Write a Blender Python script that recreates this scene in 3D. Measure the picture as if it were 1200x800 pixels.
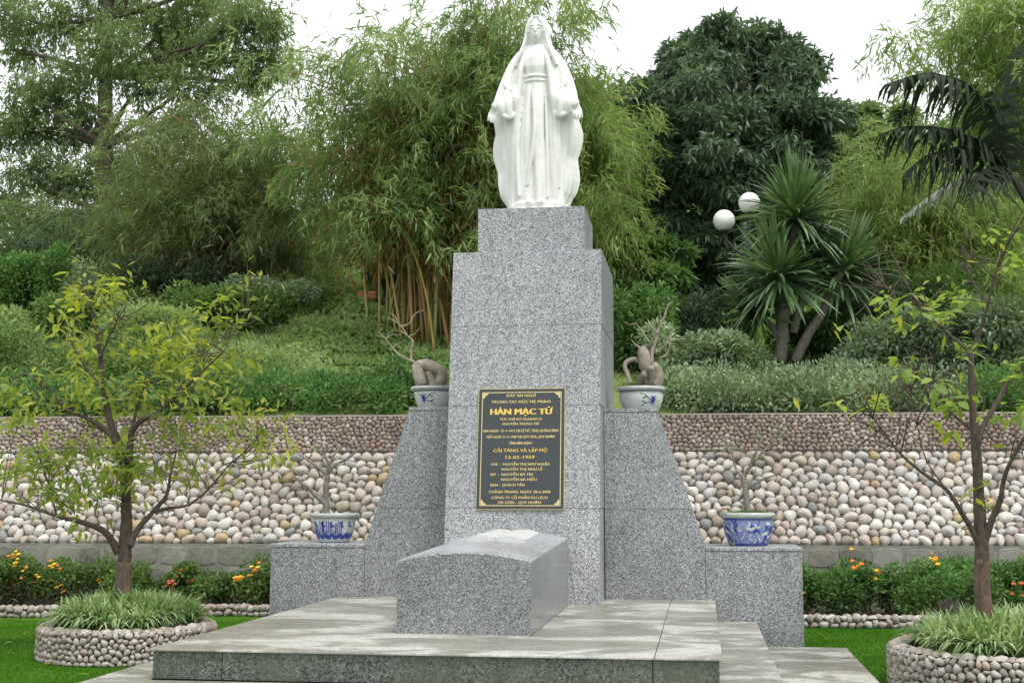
import bpy, bmesh, math, random
import numpy as np
from mathutils import Vector, Matrix, Quaternion

for o in list(bpy.data.objects):
    bpy.data.objects.remove(o)
scene = bpy.context.scene
COL = scene.collection
PI = math.pi
rad = math.radians

# ------------------------------------------------------------------ camera
F = 1500.0            # focal length in pixels of a 1200 px wide frame
CAM = np.array([1.48, 0.0, 1.30])
_v = np.array([222.0 / F, -182.0 / F, 1.0]); _v /= np.linalg.norm(_v)
_z = np.array([0, _v[2], -_v[1]]); _z /= np.linalg.norm(_z)
_x = np.cross(_v, _z)
if _x[0] < 0: _x = -_x
RM = np.stack([_x, _v, _z])
cd = bpy.data.cameras.new('camera')
cam = bpy.data.objects.new('camera', cd); COL.objects.link(cam)
cd.sensor_width = 36.0; cd.lens = 36.0 * F / 1200.0
cd.clip_start = 0.05; cd.clip_end = 900.0
_r, _u, _f = RM @ [1, 0, 0], RM @ [0, 1, 0], RM @ [0, 0, 1]
cam.matrix_world = Matrix(((_r[0], _u[0], -_f[0], CAM[0]), (_r[1], _u[1], -_f[1], CAM[1]),
                           (_r[2], _u[2], -_f[2], CAM[2]), (0, 0, 0, 1)))
scene.camera = cam

# ------------------------------------------------------------------ sky, sun, exposure
SUN_EL, SUN_AZ = rad(62), rad(140)     # azimuth clockwise from +Y
world = bpy.data.worlds.new('World'); scene.world = world
world.use_nodes = True
nt = world.node_tree; nt.nodes.clear()
wo = nt.nodes.new('ShaderNodeOutputWorld'); bg = nt.nodes.new('ShaderNodeBackground')
sky = nt.nodes.new('ShaderNodeTexSky'); sky.sky_type = 'NISHITA'; sky.sun_disc = False
sky.sun_elevation = SUN_EL; sky.sun_rotation = SUN_AZ
sky.air_density = 1.0; sky.dust_density = 2.0
tc = nt.nodes.new('ShaderNodeTexCoord')
nz = nt.nodes.new('ShaderNodeTexNoise'); nz.inputs['Scale'].default_value = 2.2; nz.inputs['Detail'].default_value = 5
rp = nt.nodes.new('ShaderNodeValToRGB')
rp.color_ramp.elements[0].position = 0.30; rp.color_ramp.elements[0].color = (.80, .80, .80, 1)
rp.color_ramp.elements[1].position = 0.62; rp.color_ramp.elements[1].color = (.97, .97, .97, 1)
mx = nt.nodes.new('ShaderNodeMixRGB'); mx.inputs['Color2'].default_value = (9.3, 9.45, 9.6, 1)
nt.links.new(tc.outputs['Generated'], nz.inputs['Vector'])
nt.links.new(nz.outputs['Fac'], rp.inputs['Fac'])
nt.links.new(rp.outputs['Color'], mx.inputs['Fac'])
nt.links.new(sky.outputs['Color'], mx.inputs['Color1'])
nt.links.new(mx.outputs['Color'], bg.inputs['Color'])
bg.inputs['Strength'].default_value = 0.10
nt.links.new(bg.outputs['Background'], wo.inputs['Surface'])

sl = bpy.data.lights.new('sun', 'SUN'); sl.energy = 1.5; sl.angle = rad(14); sl.color = (1.0, .965, .91)
so = bpy.data.objects.new('sun', sl); COL.objects.link(so)
sd = Vector((math.sin(SUN_AZ) * math.cos(SUN_EL), math.cos(SUN_AZ) * math.cos(SUN_EL), math.sin(SUN_EL)))
so.rotation_euler = sd.to_track_quat('Z', 'Y').to_euler(); so.location = (6, -6, 14)
vs = scene.view_settings
vs.view_transform = 'Standard'; vs.look = 'None'; vs.exposure = 0.70; vs.gamma = 1.0; vs.use_curve_mapping = False

# ------------------------------------------------------------------ helpers
def ray(px, py):
    return RM @ np.array([(px - 600) / F, -(py - 400) / F, 1.0])
def at(px, py, Y):
    d = ray(px, py); return CAM + (Y / d[1]) * d
def atz(px, py, Z):
    d = ray(px, py); return CAM + ((Z - CAM[2]) / d[2]) * d
def proj(P):
    P = np.asarray(P, float); c = (P - CAM) @ RM
    return np.stack([600 + F * c[..., 0] / c[..., 2], 400 - F * c[..., 1] / c[..., 2]], -1)

def tag(o, label=None, cat=None, group=None, kind=None):
    if label: o['label'] = label
    if cat: o['category'] = cat
    if group: o['group'] = group
    if kind: o['kind'] = kind
    return o
def empty(name, loc, label=None, cat=None, group=None, rz=0):
    o = bpy.data.objects.new(name, None); COL.objects.link(o)
    o.empty_display_size = .1
    o.location = loc; o.rotation_euler = (0, 0, rz)
    return tag(o, label, cat, group)
def link(name, me, parent=None, loc=None):
    o = bpy.data.objects.new(name, me); COL.objects.link(o)
    if parent is not None:
        o.parent = parent
        root = parent; off = Vector(parent.location)
        while root.parent is not None:
            root = root.parent; off = off + Vector(root.location)
        # meshes are given in world coordinates: undo the parents' translation
        o.location = (Vector(loc) if loc is not None else Vector((0, 0, 0))) - off
    elif loc is not None:
        o.location = loc
    return o
def setsmooth(me, s=True):
    me.polygons.foreach_set('use_smooth', np.full(len(me.polygons), s, dtype=bool))

class MB:
    def __init__(s): s.v = []; s.f = []
    def add(s, v, f):
        n = len(s.v); s.v += [tuple(map(float, p)) for p in v]; s.f += [tuple(i + n for i in q) for q in f]; return s
    def box(s, x0, x1, y0, y1, z0, z1):
        v = [(x, y, z) for z in (z0, z1) for y in (y0, y1) for x in (x0, x1)]
        return s.add(v, [(0, 2, 3, 1), (4, 5, 7, 6), (0, 1, 5, 4), (1, 3, 7, 5), (3, 2, 6, 7), (2, 0, 4, 6)])
    def prism(s, poly, y0, y1):
        """polygon in (x,z), counter-clockwise seen from -Y, extruded in Y"""
        n = len(poly)
        v = [(x, y0, z) for x, z in poly] + [(x, y1, z) for x, z in poly]
        f = [tuple(range(n)), tuple(range(2 * n - 1, n - 1, -1))]
        for i in range(n):
            j = (i + 1) % n; f.append((i, i + n, j + n, j))
        return s.add(v, f)
    def tube(s, pts, radii, seg=8, sub=4, rough=0.0, rng=None):
        pts = [np.array(p, float) for p in pts]
        P = []; R = []
        n = len(pts)
        for i in range(n - 1):
            p0 = pts[max(i - 1, 0)]; p1 = pts[i]; p2 = pts[i + 1]; p3 = pts[min(i + 2, n - 1)]
            for k in range(sub):
                t = k / sub
                P.append(.5 * ((2 * p1) + (p2 - p0) * t + (2 * p0 - 5 * p1 + 4 * p2 - p3) * t * t + (3 * p1 - p0 - 3 * p2 + p3) * t ** 3))
                R.append(radii[i] * (1 - t) + radii[i + 1] * t)
        P.append(pts[-1]); R.append(radii[-1])
        ref = np.array([0.3, 1.0, 0.2]); v = []; f = []
        for i in range(len(P)):
            d = P[min(i + 1, len(P) - 1)] - P[max(i - 1, 0)]; d /= (np.linalg.norm(d) + 1e-9)
            a = np.cross(d, ref); na = np.linalg.norm(a)
            if na < 1e-3: a = np.cross(d, [1, 0, 0]); na = np.linalg.norm(a)
            a /= na; b = np.cross(d, a); ref = np.cross(a, d)
            for k in range(seg):
                an = 2 * PI * k / seg; r = R[i]
                if rough and rng: r *= 1 + rough * (rng.random() - .5)
                v.append(P[i] + r * (math.cos(an) * a + math.sin(an) * b))
        for i in range(len(P) - 1):
            for k in range(seg):
                k2 = (k + 1) % seg
                f.append((i * seg + k, i * seg + k2, (i + 1) * seg + k2, (i + 1) * seg + k))
        f.append(tuple(range(seg))[::-1]); m = (len(P) - 1) * seg; f.append(tuple(m + k for k in range(seg)))
        return s.add(v, f)
    def lathe(s, prof, c=(0, 0, 0), seg=32):
        v = []; f = []
        for r, z in prof:
            for k in range(seg):
                a = 2 * PI * k / seg; v.append((c[0] + r * math.cos(a), c[1] + r * math.sin(a), c[2] + z))
        for i in range(len(prof) - 1):
            for k in range(seg):
                k2 = (k + 1) % seg; f.append((i * seg + k, i * seg + k2, (i + 1) * seg + k2, (i + 1) * seg + k))
        f.append(tuple(range(seg))[::-1]); m = (len(prof) - 1) * seg; f.append(tuple(m + k for k in range(seg)))
        return s.add(v, f)
    def mesh(s, name, mat, smooth=False, bevel=0.0):
        me = bpy.data.meshes.new(name); me.from_pydata(s.v, [], s.f)
        bm = bmesh.new(); bm.from_mesh(me)
        bmesh.ops.recalc_face_normals(bm, faces=bm.faces)
        if bevel: bmesh.ops.bevel(bm, geom=[e for e in bm.edges], offset=bevel, segments=1, affect='EDGES', clamp_overlap=True)
        bm.to_mesh(me); bm.free()
        me.materials.append(mat); setsmooth(me, smooth)
        return me
    def build(s, name, mat, parent=None, smooth=False, bevel=0.0):
        return link(name, s.mesh(name, mat, smooth, bevel), parent)

def np_mesh(name, V, Q, mat, smooth=False):
    """quads or triangles from numpy arrays"""
    V = np.ascontiguousarray(V, np.float32); Q = np.ascontiguousarray(Q, np.int32)
    k = Q.shape[1]; me = bpy.data.meshes.new(name)
    me.vertices.add(len(V)); me.vertices.foreach_set('co', V.ravel())
    me.loops.add(Q.size); me.loops.foreach_set('vertex_index', Q.ravel())
    me.polygons.add(len(Q)); me.polygons.foreach_set('loop_start', np.arange(0, Q.size, k, dtype=np.int32))
    try: me.polygons.foreach_set('loop_total', np.full(len(Q), k, np.int32))
    except Exception: pass
    me.materials.append(mat)
    me.update(calc_edges=True); me.validate(); setsmooth(me, smooth)
    return me
def unit(a): return a / (np.linalg.norm(a, axis=-1, keepdims=True) + 1e-9)
def leaves(name, B, D, L, W, mat, parent, rng, sag=0.15, upbias=0.5, wpos=.42):
    """one quad per leaf: base, two mid corners, tip"""
    n = len(B)
    D = unit(D); nr = rng.normal(size=(n, 3)); nr[:, 2] += upbias * 2
    S = unit(np.cross(D, nr)); L = np.broadcast_to(L, n)[:, None]; W = np.broadcast_to(W, n)[:, None]
    T = B + D * L; T[:, 2] -= sag * L[:, 0]
    Mi = B + D * L * wpos
    V = np.stack([B, Mi + S * W * .5, T, Mi - S * W * .5], 1).reshape(-1, 3)
    Q = np.arange(4 * n).reshape(n, 4)
    return link(name, np_mesh(name, V, Q, mat), parent)

# ------------------------------------------------------------------ materials
def newmat(name):
    m = bpy.data.materials.new(name); m.use_nodes = True
    t = m.node_tree; b = t.nodes['Principled BSDF']; return m, t, b
def ramp(t, stops, interp='LINEAR'):
    r = t.nodes.new('ShaderNodeValToRGB'); cr = r.color_ramp; cr.interpolation = interp
    while len(cr.elements) < len(stops): cr.elements.new(.5)
    for e, (p, c) in zip(cr.elements, stops):
        e.position = p; e.color = (*c, 1) if len(c) == 3 else c
    return r
def noise(t, scale, detail=4, rough=.55, vec=None, dist=0.0):
    n = t.nodes.new('ShaderNodeTexNoise'); n.inputs['Scale'].default_value = scale
    n.inputs['Detail'].default_value = detail; n.inputs['Roughness'].default_value = rough
    n.inputs['Distortion'].default_value = dist
    if vec is not None: t.links.new(vec, n.inputs['Vector'])
    return n
def mapping(t, out, scale=(1, 1, 1), rot=(0, 0, 0)):
    m = t.nodes.new('ShaderNodeMapping'); m.inputs['Scale'].default_value = scale; m.inputs['Rotation'].default_value = rot
    t.links.new(out, m.inputs['Vector']); return m.outputs['Vector']
def mix(t, fac, a, b, blend='MIX'):
    m = t.nodes.new('ShaderNodeMixRGB'); m.blend_type = blend
    for k, x in (('Fac', fac), ('Color1', a), ('Color2', b)):
        if isinstance(x, (int, float)): m.inputs[k].default_value = x
        elif isinstance(x, tuple): m.inputs[k].default_value = (*x, 1)
        else: t.links.new(x, m.inputs[k])
    return m.outputs['Color']
def bump(t, b, h, strength=.3, dist=.01):
    n = t.nodes.new('ShaderNodeBump'); n.inputs['Strength'].default_value = strength; n.inputs['Distance'].default_value = dist
    t.links.new(h, n.inputs['Height']); t.links.new(n.outputs['Normal'], b.inputs['Normal'])
def geo(t): return t.nodes.new('ShaderNodeNewGeometry')
def oinfo(t): return t.nodes.new('ShaderNodeObjectInfo')

def granite(name, dark, mid, light, scale=75, rough=.33, stain=None, stain_amt=.5, streak=0.0):
    m, t, b = newmat(name)
    pos = geo(t).outputs['Position']
    v = t.nodes.new('ShaderNodeTexVoronoi'); v.inputs['Scale'].default_value = scale; t.links.new(pos, v.inputs['Vector'])
    bw = t.nodes.new('ShaderNodeSeparateColor'); t.links.new(v.outputs['Color'], bw.inputs['Color'])
    r = ramp(t, [(0, dark), (.18, dark), (.34, mid), (.66, mid), (.86, light), (1, light)])
    t.links.new(bw.outputs[0], r.inputs['Fac'])
    v2 = t.nodes.new('ShaderNodeTexVoronoi'); v2.inputs['Scale'].default_value = scale * 2.1; t.links.new(pos, v2.inputs['Vector'])
    bw2 = t.nodes.new('ShaderNodeSeparateColor'); t.links.new(v2.outputs['Color'], bw2.inputs['Color'])
    r2 = ramp(t, [(0, (.62, .62, .63)), (.5, (1, 1, 1)), (1, (1.3, 1.3, 1.3))]); t.links.new(bw2.outputs[1], r2.inputs['Fac'])
    c = mix(t, 1.0, r.outputs['Color'], r2.outputs['Color'], 'MULTIPLY')
    big = noise(t, 1.1, 4, .6, pos)
    rb = ramp(t, [(.3, (.86, .87, .88)), (.7, (1.08, 1.08, 1.07))]); t.links.new(big.outputs['Fac'], rb.inputs['Fac'])
    c = mix(t, 1.0, c, rb.outputs['Color'], 'MULTIPLY')
    # every slab is cut from a slightly different block
    ro = ramp(t, [(0, (.91, .91, .92)), (1, (1.06, 1.06, 1.05))]); t.links.new(oinfo(t).outputs['Random'], ro.inputs['Fac'])
    c = mix(t, 1.0, c, ro.outputs['Color'], 'MULTIPLY')
    if stain:
        sn = noise(t, 1.6, 6, .65, mapping(t, pos, (1, 1, .8)), .6)
        rs = ramp(t, [(.42, (0, 0, 0)), (.62, (stain_amt,) * 3)]); t.links.new(sn.outputs['Fac'], rs.inputs['Fac'])
        c = mix(t, rs.outputs['Color'], c, stain)
    if streak:
        sn = noise(t, 3.0, 5, .6, mapping(t, pos, (5, 5, .35)))
        rs = ramp(t, [(.45, (1, 1, 1)), (.75, (1 - streak,) * 3)]); t.links.new(sn.outputs['Fac'], rs.inputs['Fac'])
        c = mix(t, 1.0, c, rs.outputs['Color'], 'MULTIPLY')
    t.links.new(c, b.inputs['Base Color'])
    rr = ramp(t, [(.3, (rough - .08,) * 3), (.7, (rough + .18,) * 3)]); t.links.new(big.outputs['Fac'], rr.inputs['Fac'])
    t.links.new(rr.outputs['Color'], b.inputs['Roughness'])
    return m
M = {}
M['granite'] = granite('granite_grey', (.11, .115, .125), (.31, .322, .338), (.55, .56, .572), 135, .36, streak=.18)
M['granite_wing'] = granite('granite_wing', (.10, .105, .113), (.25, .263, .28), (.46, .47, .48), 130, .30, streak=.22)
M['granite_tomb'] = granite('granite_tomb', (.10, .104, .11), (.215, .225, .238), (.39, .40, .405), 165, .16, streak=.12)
M['granite_lid'] = granite('granite_lid', (.26, .27, .28), (.42, .435, .45), (.56, .57, .58), 110, .22)  # paler copy of the tomb granite: overhead light put into the colour
M['granite_riser'] = granite('granite_riser', (.03, .036, .03), (.10, .115, .095), (.19, .205, .165), 100, .5, stain=(.075, .095, .06), stain_amt=.75, streak=.3)

def paving():
    m, t, b = newmat('paving_stone'); pos = geo(t).outputs['Position']
    v = t.nodes.new('ShaderNodeTexVoronoi'); v.inputs['Scale'].default_value = 80; t.links.new(pos, v.inputs['Vector'])
    s = t.nodes.new('ShaderNodeSeparateColor'); t.links.new(v.outputs['Color'], s.inputs['Color'])
    r = ramp(t, [(0, (.36, .36, .34)), (.5, (.44, .44, .41)), (1, (.54, .54, .51))]); t.links.new(s.outputs[0], r.inputs['Fac'])
    n = noise(t, 1.3, 6, .62, mapping(t, pos, (1.0, 1.6, 1)), .8)
    rn = ramp(t, [(.43, (0, 0, 0)), (.50, (.75,) * 3), (.62, (1,) * 3)]); t.links.new(n.outputs['Fac'], rn.inputs['Fac'])
    damp = mix(t, .85, r.outputs['Color'], (.185, .178, .140))
    c = mix(t, rn.outputs['Color'], r.outputs['Color'], damp)
    n2 = noise(t, 9, 5, .6, mapping(t, pos, (1, 3.5, 1)))
    r2 = ramp(t, [(.35, (.86, .86, .84)), (.7, (1.1, 1.1, 1.08))]); t.links.new(n2.outputs['Fac'], r2.inputs['Fac'])
    c = mix(t, 1.0, c, r2.outputs['Color'], 'MULTIPLY')
    ro = ramp(t, [(0, (.90, .90, .89)), (1, (1.12, 1.12, 1.10))]); t.links.new(oinfo(t).outputs['Random'], ro.inputs['Fac'])
    c = mix(t, 1.0, c, ro.outputs['Color'], 'MULTIPLY')
    t.links.new(c, b.inputs['Base Color'])
    rr = ramp(t, [(.40, (.48,) * 3), (.6, (.24,) * 3)]); t.links.new(n.outputs['Fac'], rr.inputs['Fac'])
    t.links.new(rr.outputs['Color'], b.inputs['Roughness'])
    return m
M['paving'] = paving()

def simple(name, col, rough=.6, var=.15, scale=8, bumps=0, metallic=0, spec=None):
    m, t, b = newmat(name); pos = geo(t).outputs['Position']
    n = noise(t, scale, 5, .6, pos)
    lo = tuple(c * (1 - var) for c in col); hi = tuple(min(1, c * (1 + var)) for c in col)
    r = ramp(t, [(.3, lo), (.7, hi)]); t.links.new(n.outputs['Fac'], r.inputs['Fac'])
    t.links.new(r.outputs['Color'], b.inputs['Base Color']); b.inputs['Roughness'].default_value = rough
    b.inputs['Metallic'].default_value = metallic
    if bumps: bump(t, b, n.outputs['Fac'], bumps, .01)
    return m
def marble():
    m, t, b = newmat('white_marble'); pos = geo(t).outputs['Position']
    n = noise(t, 5, 5, .6, mapping(t, pos, (3, 3, .4))); n2 = noise(t, 22, 4, .6, pos)
    r_ = ramp(t, [(.3, (.64, .64, .62)), (.55, (.74, .74, .72)), (.75, (.77, .77, .75))]); t.links.new(n.outputs['Fac'], r_.inputs['Fac'])
    r2 = ramp(t, [(.32, (.90, .90, .88)), (.5, (1, 1, 1))]); t.links.new(n2.outputs['Fac'], r2.inputs['Fac'])
    t.links.new(mix(t, 1.0, r_.outputs['Color'], r2.outputs['Color'], 'MULTIPLY'), b.inputs['Base Color'])
    b.inputs['Roughness'].default_value = .5; bump(t, b, n2.outputs['Fac'], .08, .01); return m
M['marble'] = marble()
M['plaque'] = simple('dark_slate', (.035, .042, .046), .45, .12, 30)
M['gold'] = simple('gold_paint', (.72, .50, .09), .42, .12, 40)
M['text_gold'] = simple('text_gold_paint', (.66, .52, .20), .45, .12, 40)
M['page'] = simple('pale_honed_stone', (.52, .53, .52), .45, .08, 20)
M['pale_gold'] = simple('pale_gold_paint', (.60, .50, .24), .5, .12, 40)
M['porcelain'] = simple('porcelain', (.55, .58, .56), .18, .10, 14)
M['porcelain_rim'] = simple('porcelain_rim', (.42, .44, .42), .3, .12, 14)
M['cobalt'] = simple('cobalt_glaze', (.035, .055, .30), .22, .4, 30)
M['cobalt_pale'] = simple('pale_cobalt_glaze', (.20, .26, .45), .22, .35, 25)
M['ink'] = simple('grey_green_glaze', (.12, .16, .17), .25, .3, 30)
M['soil'] = simple('soil', (.06, .045, .032), .95, .3, 30, .6)
M['mortar'] = simple('mortar', (.055, .052, .047), .95, .25, 14, .5)
M['mortar_dark'] = simple('mortar_dark', (.035, .030, .027), .95, .25, 14, .5)
M['footing_mortar'] = simple('footing_mortar', (.22, .22, .185), .95, .30, 5, .6)
M['cap'] = simple('concrete_cap', (.36, .33, .29), .9, .15, 10, .3)
M['rock'] = simple('grey_rock', (.20, .20, .19), .9, .35, 9, .8)
M['dark_rock'] = simple('dark_rock', (.035, .035, .033), .9, .3, 9, .8)
M['terracotta'] = simple('terracotta', (.45, .19, .10), .8, .25, 12, .3)
M['trunk_paint'] = simple('brown_trunk_paint', (.115, .07, .05), .85, .35, 18, .6)
M['lamp_white'] = simple('opal_glass', (.85, .85, .83), .25, .02, 3)
M['lamp_pole'] = simple('teal_paint', (.022, .055, .055), .5, .2, 12)
M['lamp_dark'] = simple('black_metal', (.02, .02, .02), .5, .2, 12)

def bark(name, a, b2, scale=18, stretch=.35, rough=.9):
    m, t, b = newmat(name); pos = geo(t).outputs['Position']
    n = noise(t, scale, 6, .65, mapping(t, pos, (1, 1, stretch)))
    r = ramp(t, [(.3, a), (.7, b2)]); t.links.new(n.outputs['Fac'], r.inputs['Fac'])
    t.links.new(r.outputs['Color'], b.inputs['Base Color']); b.inputs['Roughness'].default_value = rough
    bump(t, b, n.outputs['Fac'], .6, .02); return m
M['bark'] = bark('bark_brown', (.055, .042, .03), (.14, .115, .085))
M['bark_red'] = bark('bark_redbrown', (.035, .026, .020), (.12, .088, .066), 26, .5)
M['bark_grey'] = bark('bark_grey', (.11, .10, .082), (.29, .265, .22), 30, .6)
M['bark_pale'] = bark('bark_pale', (.17, .145, .11), (.42, .37, .30), 16, .7)
M['bark_dark'] = bark('bark_dark', (.02, .017, .013), (.06, .05, .04))
M['culm'] = bark('bamboo_culm', (.17, .075, .03), (.34, .19, .07), 6, .2, .5)
M['culm_gold'] = bark('bamboo_culm_gold', (.28, .19, .05), (.44, .31, .09), 6, .2, .45)
M['culm_green'] = bark('bamboo_culm_green', (.12, .14, .04), (.24, .24, .08), 6, .2, .45)

def leafmat(name, cols, trans=.35, rough=.45, clump=1.2, obj=False, spec=.22, gain=(1.7, 1.78, 1.55), grey=.13):
    """colour differs from leaf to leaf and from one part of the crown to another"""
    m, t, b = newmat(name); g = geo(t)
    cols = [tuple(x * k for x, k in zip(c, gain)) for c in cols]; trans = min(.5, trans + .08)
    cols = [tuple(x * (1 - grey) + grey * (.3 * c[0] + .6 * c[1] + .1 * c[2]) for x in c) for c in cols]
    r = ramp(t, [(i / (len(cols) - 1), c) for i, c in enumerate(cols)])
    if obj: src = oinfo(t).outputs['Random']
    else: src = g.outputs['Random Per Island']
    n = noise(t, clump, 3, .6, g.outputs['Position'])
    ma = t.nodes.new('ShaderNodeMath'); ma.operation = 'MULTIPLY_ADD'; ma.inputs[1].default_value = .55; t.links.new(src, ma.inputs[0])
    mb = t.nodes.new('ShaderNodeMath'); mb.operation = 'MULTIPLY_ADD'; mb.inputs[1].default_value = 1.5; mb.inputs[2].default_value = -.52
    t.links.new(n.outputs['Fac'], mb.inputs[0]); t.links.new(mb.outputs[0], ma.inputs[2])
    t.links.new(ma.outputs[0], r.inputs['Fac'])
    b.inputs['Roughness'].default_value = rough; b.inputs['Specular IOR Level'].default_value = spec
    t.links.new(r.outputs['Color'], b.inputs['Base Color'])
    tr = t.nodes.new('ShaderNodeBsdfTranslucent')
    tcol = mix(t, 1.0, r.outputs['Color'], (1.25, 1.3, .75), 'MULTIPLY'); t.links.new(tcol, tr.inputs['Color'])
    ms = t.nodes.new('ShaderNodeMixShader'); ms.inputs['Fac'].default_value = trans
    t.links.new(b.outputs['BSDF'], ms.inputs[1]); t.links.new(tr.outputs['BSDF'], ms.inputs[2])
    t.links.new(ms.outputs['Shader'], t.nodes['Material Output'].inputs['Surface'])
    return m
M['lf_bamboo'] = leafmat('bamboo_leaf', [(.038, .062, .022), (.080, .118, .045), (.14, .185, .075), (.27, .30, .16)], .40, gain=(1.75, 1.9, 1.65), grey=.08)
M['lf_bamboo_y'] = leafmat('bamboo_leaf_bright', [(.055, .095, .024), (.10, .15, .042), (.165, .22, .07), (.28, .32, .15)], .42)
M['lf_bamboo_b'] = leafmat('bamboo_leaf_brownish', [(.040, .058, .024), (.075, .100, .042), (.125, .15, .07), (.21, .22, .12)], .40, gain=(1.55, 1.7, 1.5), grey=.08)
M['lf_thicket'] = leafmat('thicket_leaf', [(.025, .045, .024), (.045, .075, .038), (.075, .11, .055), (.12, .16, .09)], .35)
M['lf_mango'] = leafmat('mango_leaf', [(.022, .045, .026), (.045, .080, .045), (.075, .115, .068), (.12, .165, .11)], .2, .35, 1.0, spec=.4)
M['lf_tall'] = leafmat('tall_tree_leaf', [(.03, .052, .024), (.06, .09, .042), (.10, .135, .065), (.15, .18, .09)], .45, gain=(2.1, 2.2, 1.9))
M['lf_bush'] = leafmat('bush_leaf', [(.022, .06, .018), (.045, .105, .028), (.08, .16, .045), (.12, .20, .06)], .3)
M['lf_silver'] = leafmat('grey_green_leaf', [(.05, .085, .04), (.10, .145, .085), (.17, .22, .15), (.30, .35, .27)], .25)
M['lf_lantana'] = leafmat('lantana_leaf', [(.03, .06, .018), (.055, .105, .025), (.09, .15, .04), (.13, .18, .06)], .3, clump=4)
M['lf_dry'] = leafmat('dry_leaf', [(.06, .05, .03), (.12, .10, .055), (.17, .15, .08)], .2, clump=4)
M['lf_yucca'] = leafmat('spiky_leaf', [(.022, .055, .022), (.045, .095, .038), (.085, .145, .065), (.18, .24, .14)], .15, .3, spec=.5)
M['lf_strap'] = leafmat('strap_leaf', [(.07, .14, .04), (.13, .22, .075), (.26, .34, .17), (.50, .54, .36)], .3, .4, 6, gain=(1.35, 1.4, 1.3))
M['lf_banana'] = leafmat('banana_leaf', [(.010, .020, .012), (.018, .030, .016), (.03, .045, .024)], .12, .6, spec=.12, gain=(1.2, 1.2, 1.2))
M['lf_banana_pale'] = leafmat('banana_leaf_underside', [(.30, .33, .30), (.42, .45, .42)], .12, .45, gain=(1, 1, 1))
M['lf_tree'] = leafmat('young_leaf', [(.14, .21, .04), (.26, .34, .055), (.42, .46, .06), (.60, .54, .06)], .42, .4, 1.6, obj=True, gain=(1, 1, 1), grey=0)
M['lf_tree_green'] = leafmat('young_leaf_green', [(.12, .20, .045), (.22, .33, .07), (.36, .46, .12)], .42, .4, 1.6, obj=True, gain=(1, 1, 1), grey=.04)
M['lf_tree_fill'] = leafmat('young_leaf_small', [(.11, .17, .04), (.20, .27, .055), (.34, .38, .07), (.50, .47, .06)], .42, .4, 1.6, gain=(1, 1, 1), grey=.03)
M['lf_slope'] = leafmat('wild_slope_leaf', [(.10, .16, .06), (.15, .23, .085), (.22, .30, .13), (.32, .39, .21)], .45, .6, 1.0, gain=(1.5, 1.5, 1.4))  # light on the open slope put into these paler leaf colours
M['lf_dead'] = leafmat('dead_bamboo_leaf', [(.12, .07, .035), (.22, .125, .055), (.34, .22, .11)], .35, .6, 1.5, gain=(1, 1, 1), grey=0)
M['lf_wild'] = leafmat('wild_grass', [(.07, .13, .035), (.13, .20, .06), (.20, .28, .10), (.30, .34, .17)], .4, .6, .5)
M['lf_far'] = leafmat('far_leaf', [(.05, .085, .04), (.08, .125, .055), (.12, .165, .075), (.16, .20, .10)], .2, .6, .25)  # distance haze put into the paler leaf colours
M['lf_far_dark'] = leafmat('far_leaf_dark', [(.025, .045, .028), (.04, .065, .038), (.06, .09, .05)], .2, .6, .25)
M['lf_lawn'] = leafmat('lawn_blade', [(.030, .12, .004), (.055, .165, .007), (.10, .21, .016)], .3, .7, 1.0, spec=.05, gain=(1, 1, 1), grey=.05)
def flower(name, c): return simple(name, c, .6, .2, 60)
M['fl_orange'] = flower('orange_petal', (.80, .25, .02)); M['fl_yellow'] = flower('yellow_petal', (.85, .52, .03)); M['fl_red'] = flower('red_petal', (.62, .12, .05)); M['fl_pink'] = flower('salmon_petal', (.75, .30, .18))

def cobblemat(name, stops, per_object=True, rough=.62):
    m, t, b = newmat(name); g = geo(t)
    r = ramp(t, stops, 'CONSTANT'); t.links.new(oinfo(t).outputs['Random'] if per_object else g.outputs['Random Per Island'], r.inputs['Fac'])
    n = noise(t, 14, 6, .6, g.outputs['Position'], .5)
    rn = ramp(t, [(.3, (.80, .79, .77)), (.7, (1.12, 1.12, 1.11))]); t.links.new(n.outputs['Fac'], rn.inputs['Fac'])
    c = mix(t, 1.0, r.outputs['Color'], rn.outputs['Color'], 'MULTIPLY')
    v = noise(t, 45, 3, .5, g.outputs['Position']); rv = ramp(t, [(.42, (.86, .85, .84)), (.55, (1, 1, 1))]); t.links.new(v.outputs['Fac'], rv.inputs['Fac'])
    c = mix(t, .7, c, rv.outputs['Color'], 'MULTIPLY')
    st = noise(t, .9, 6, .65, g.outputs['Position'], .4); rst = ramp(t, [(.36, (.64, .59, .52)), (.58, (.98, .97, .95))]); t.links.new(st.outputs['Fac'], rst.inputs['Fac'])
    c = mix(t, .8, c, rst.outputs['Color'], 'MULTIPLY')
    t.links.new(c, b.inputs['Base Color']); b.inputs['Roughness'].default_value = rough
    bump(t, b, v.outputs['Fac'], .3, .012)
    return m
CS = [(0, (.53, .49, .45)), (.09, (.62, .60, .57)), (.18, (.43, .38, .345)), (.28, (.55, .52, .49)), (.37, (.46, .45, .44)), (.45, (.48, .41, .37)),
      (.53, (.66, .64, .61)), (.63, (.37, .30, .27)), (.69, (.52, .46, .40)), (.77, (.27, .275, .28)), (.81, (.44, .34, .21)), (.85, (.58, .53, .49)), (.92, (.33, .285, .24)), (.95, (.49, .48, .49))]
M['cobble'] = cobblemat('cobble', CS); M['cobble_fill'] = cobblemat('cobble_rest', CS, False)
PS = [(0, (.24, .18, .15)), (.15, (.30, .24, .20)), (.3, (.20, .155, .13)), (.45, (.36, .30, .26)), (.6, (.27, .20, .165)), (.72, (.42, .37, .33)), (.82, (.23, .20, .18)), (.9, (.33, .25, .20))]
M['pebble'] = cobblemat('pebble', PS, False)
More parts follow.
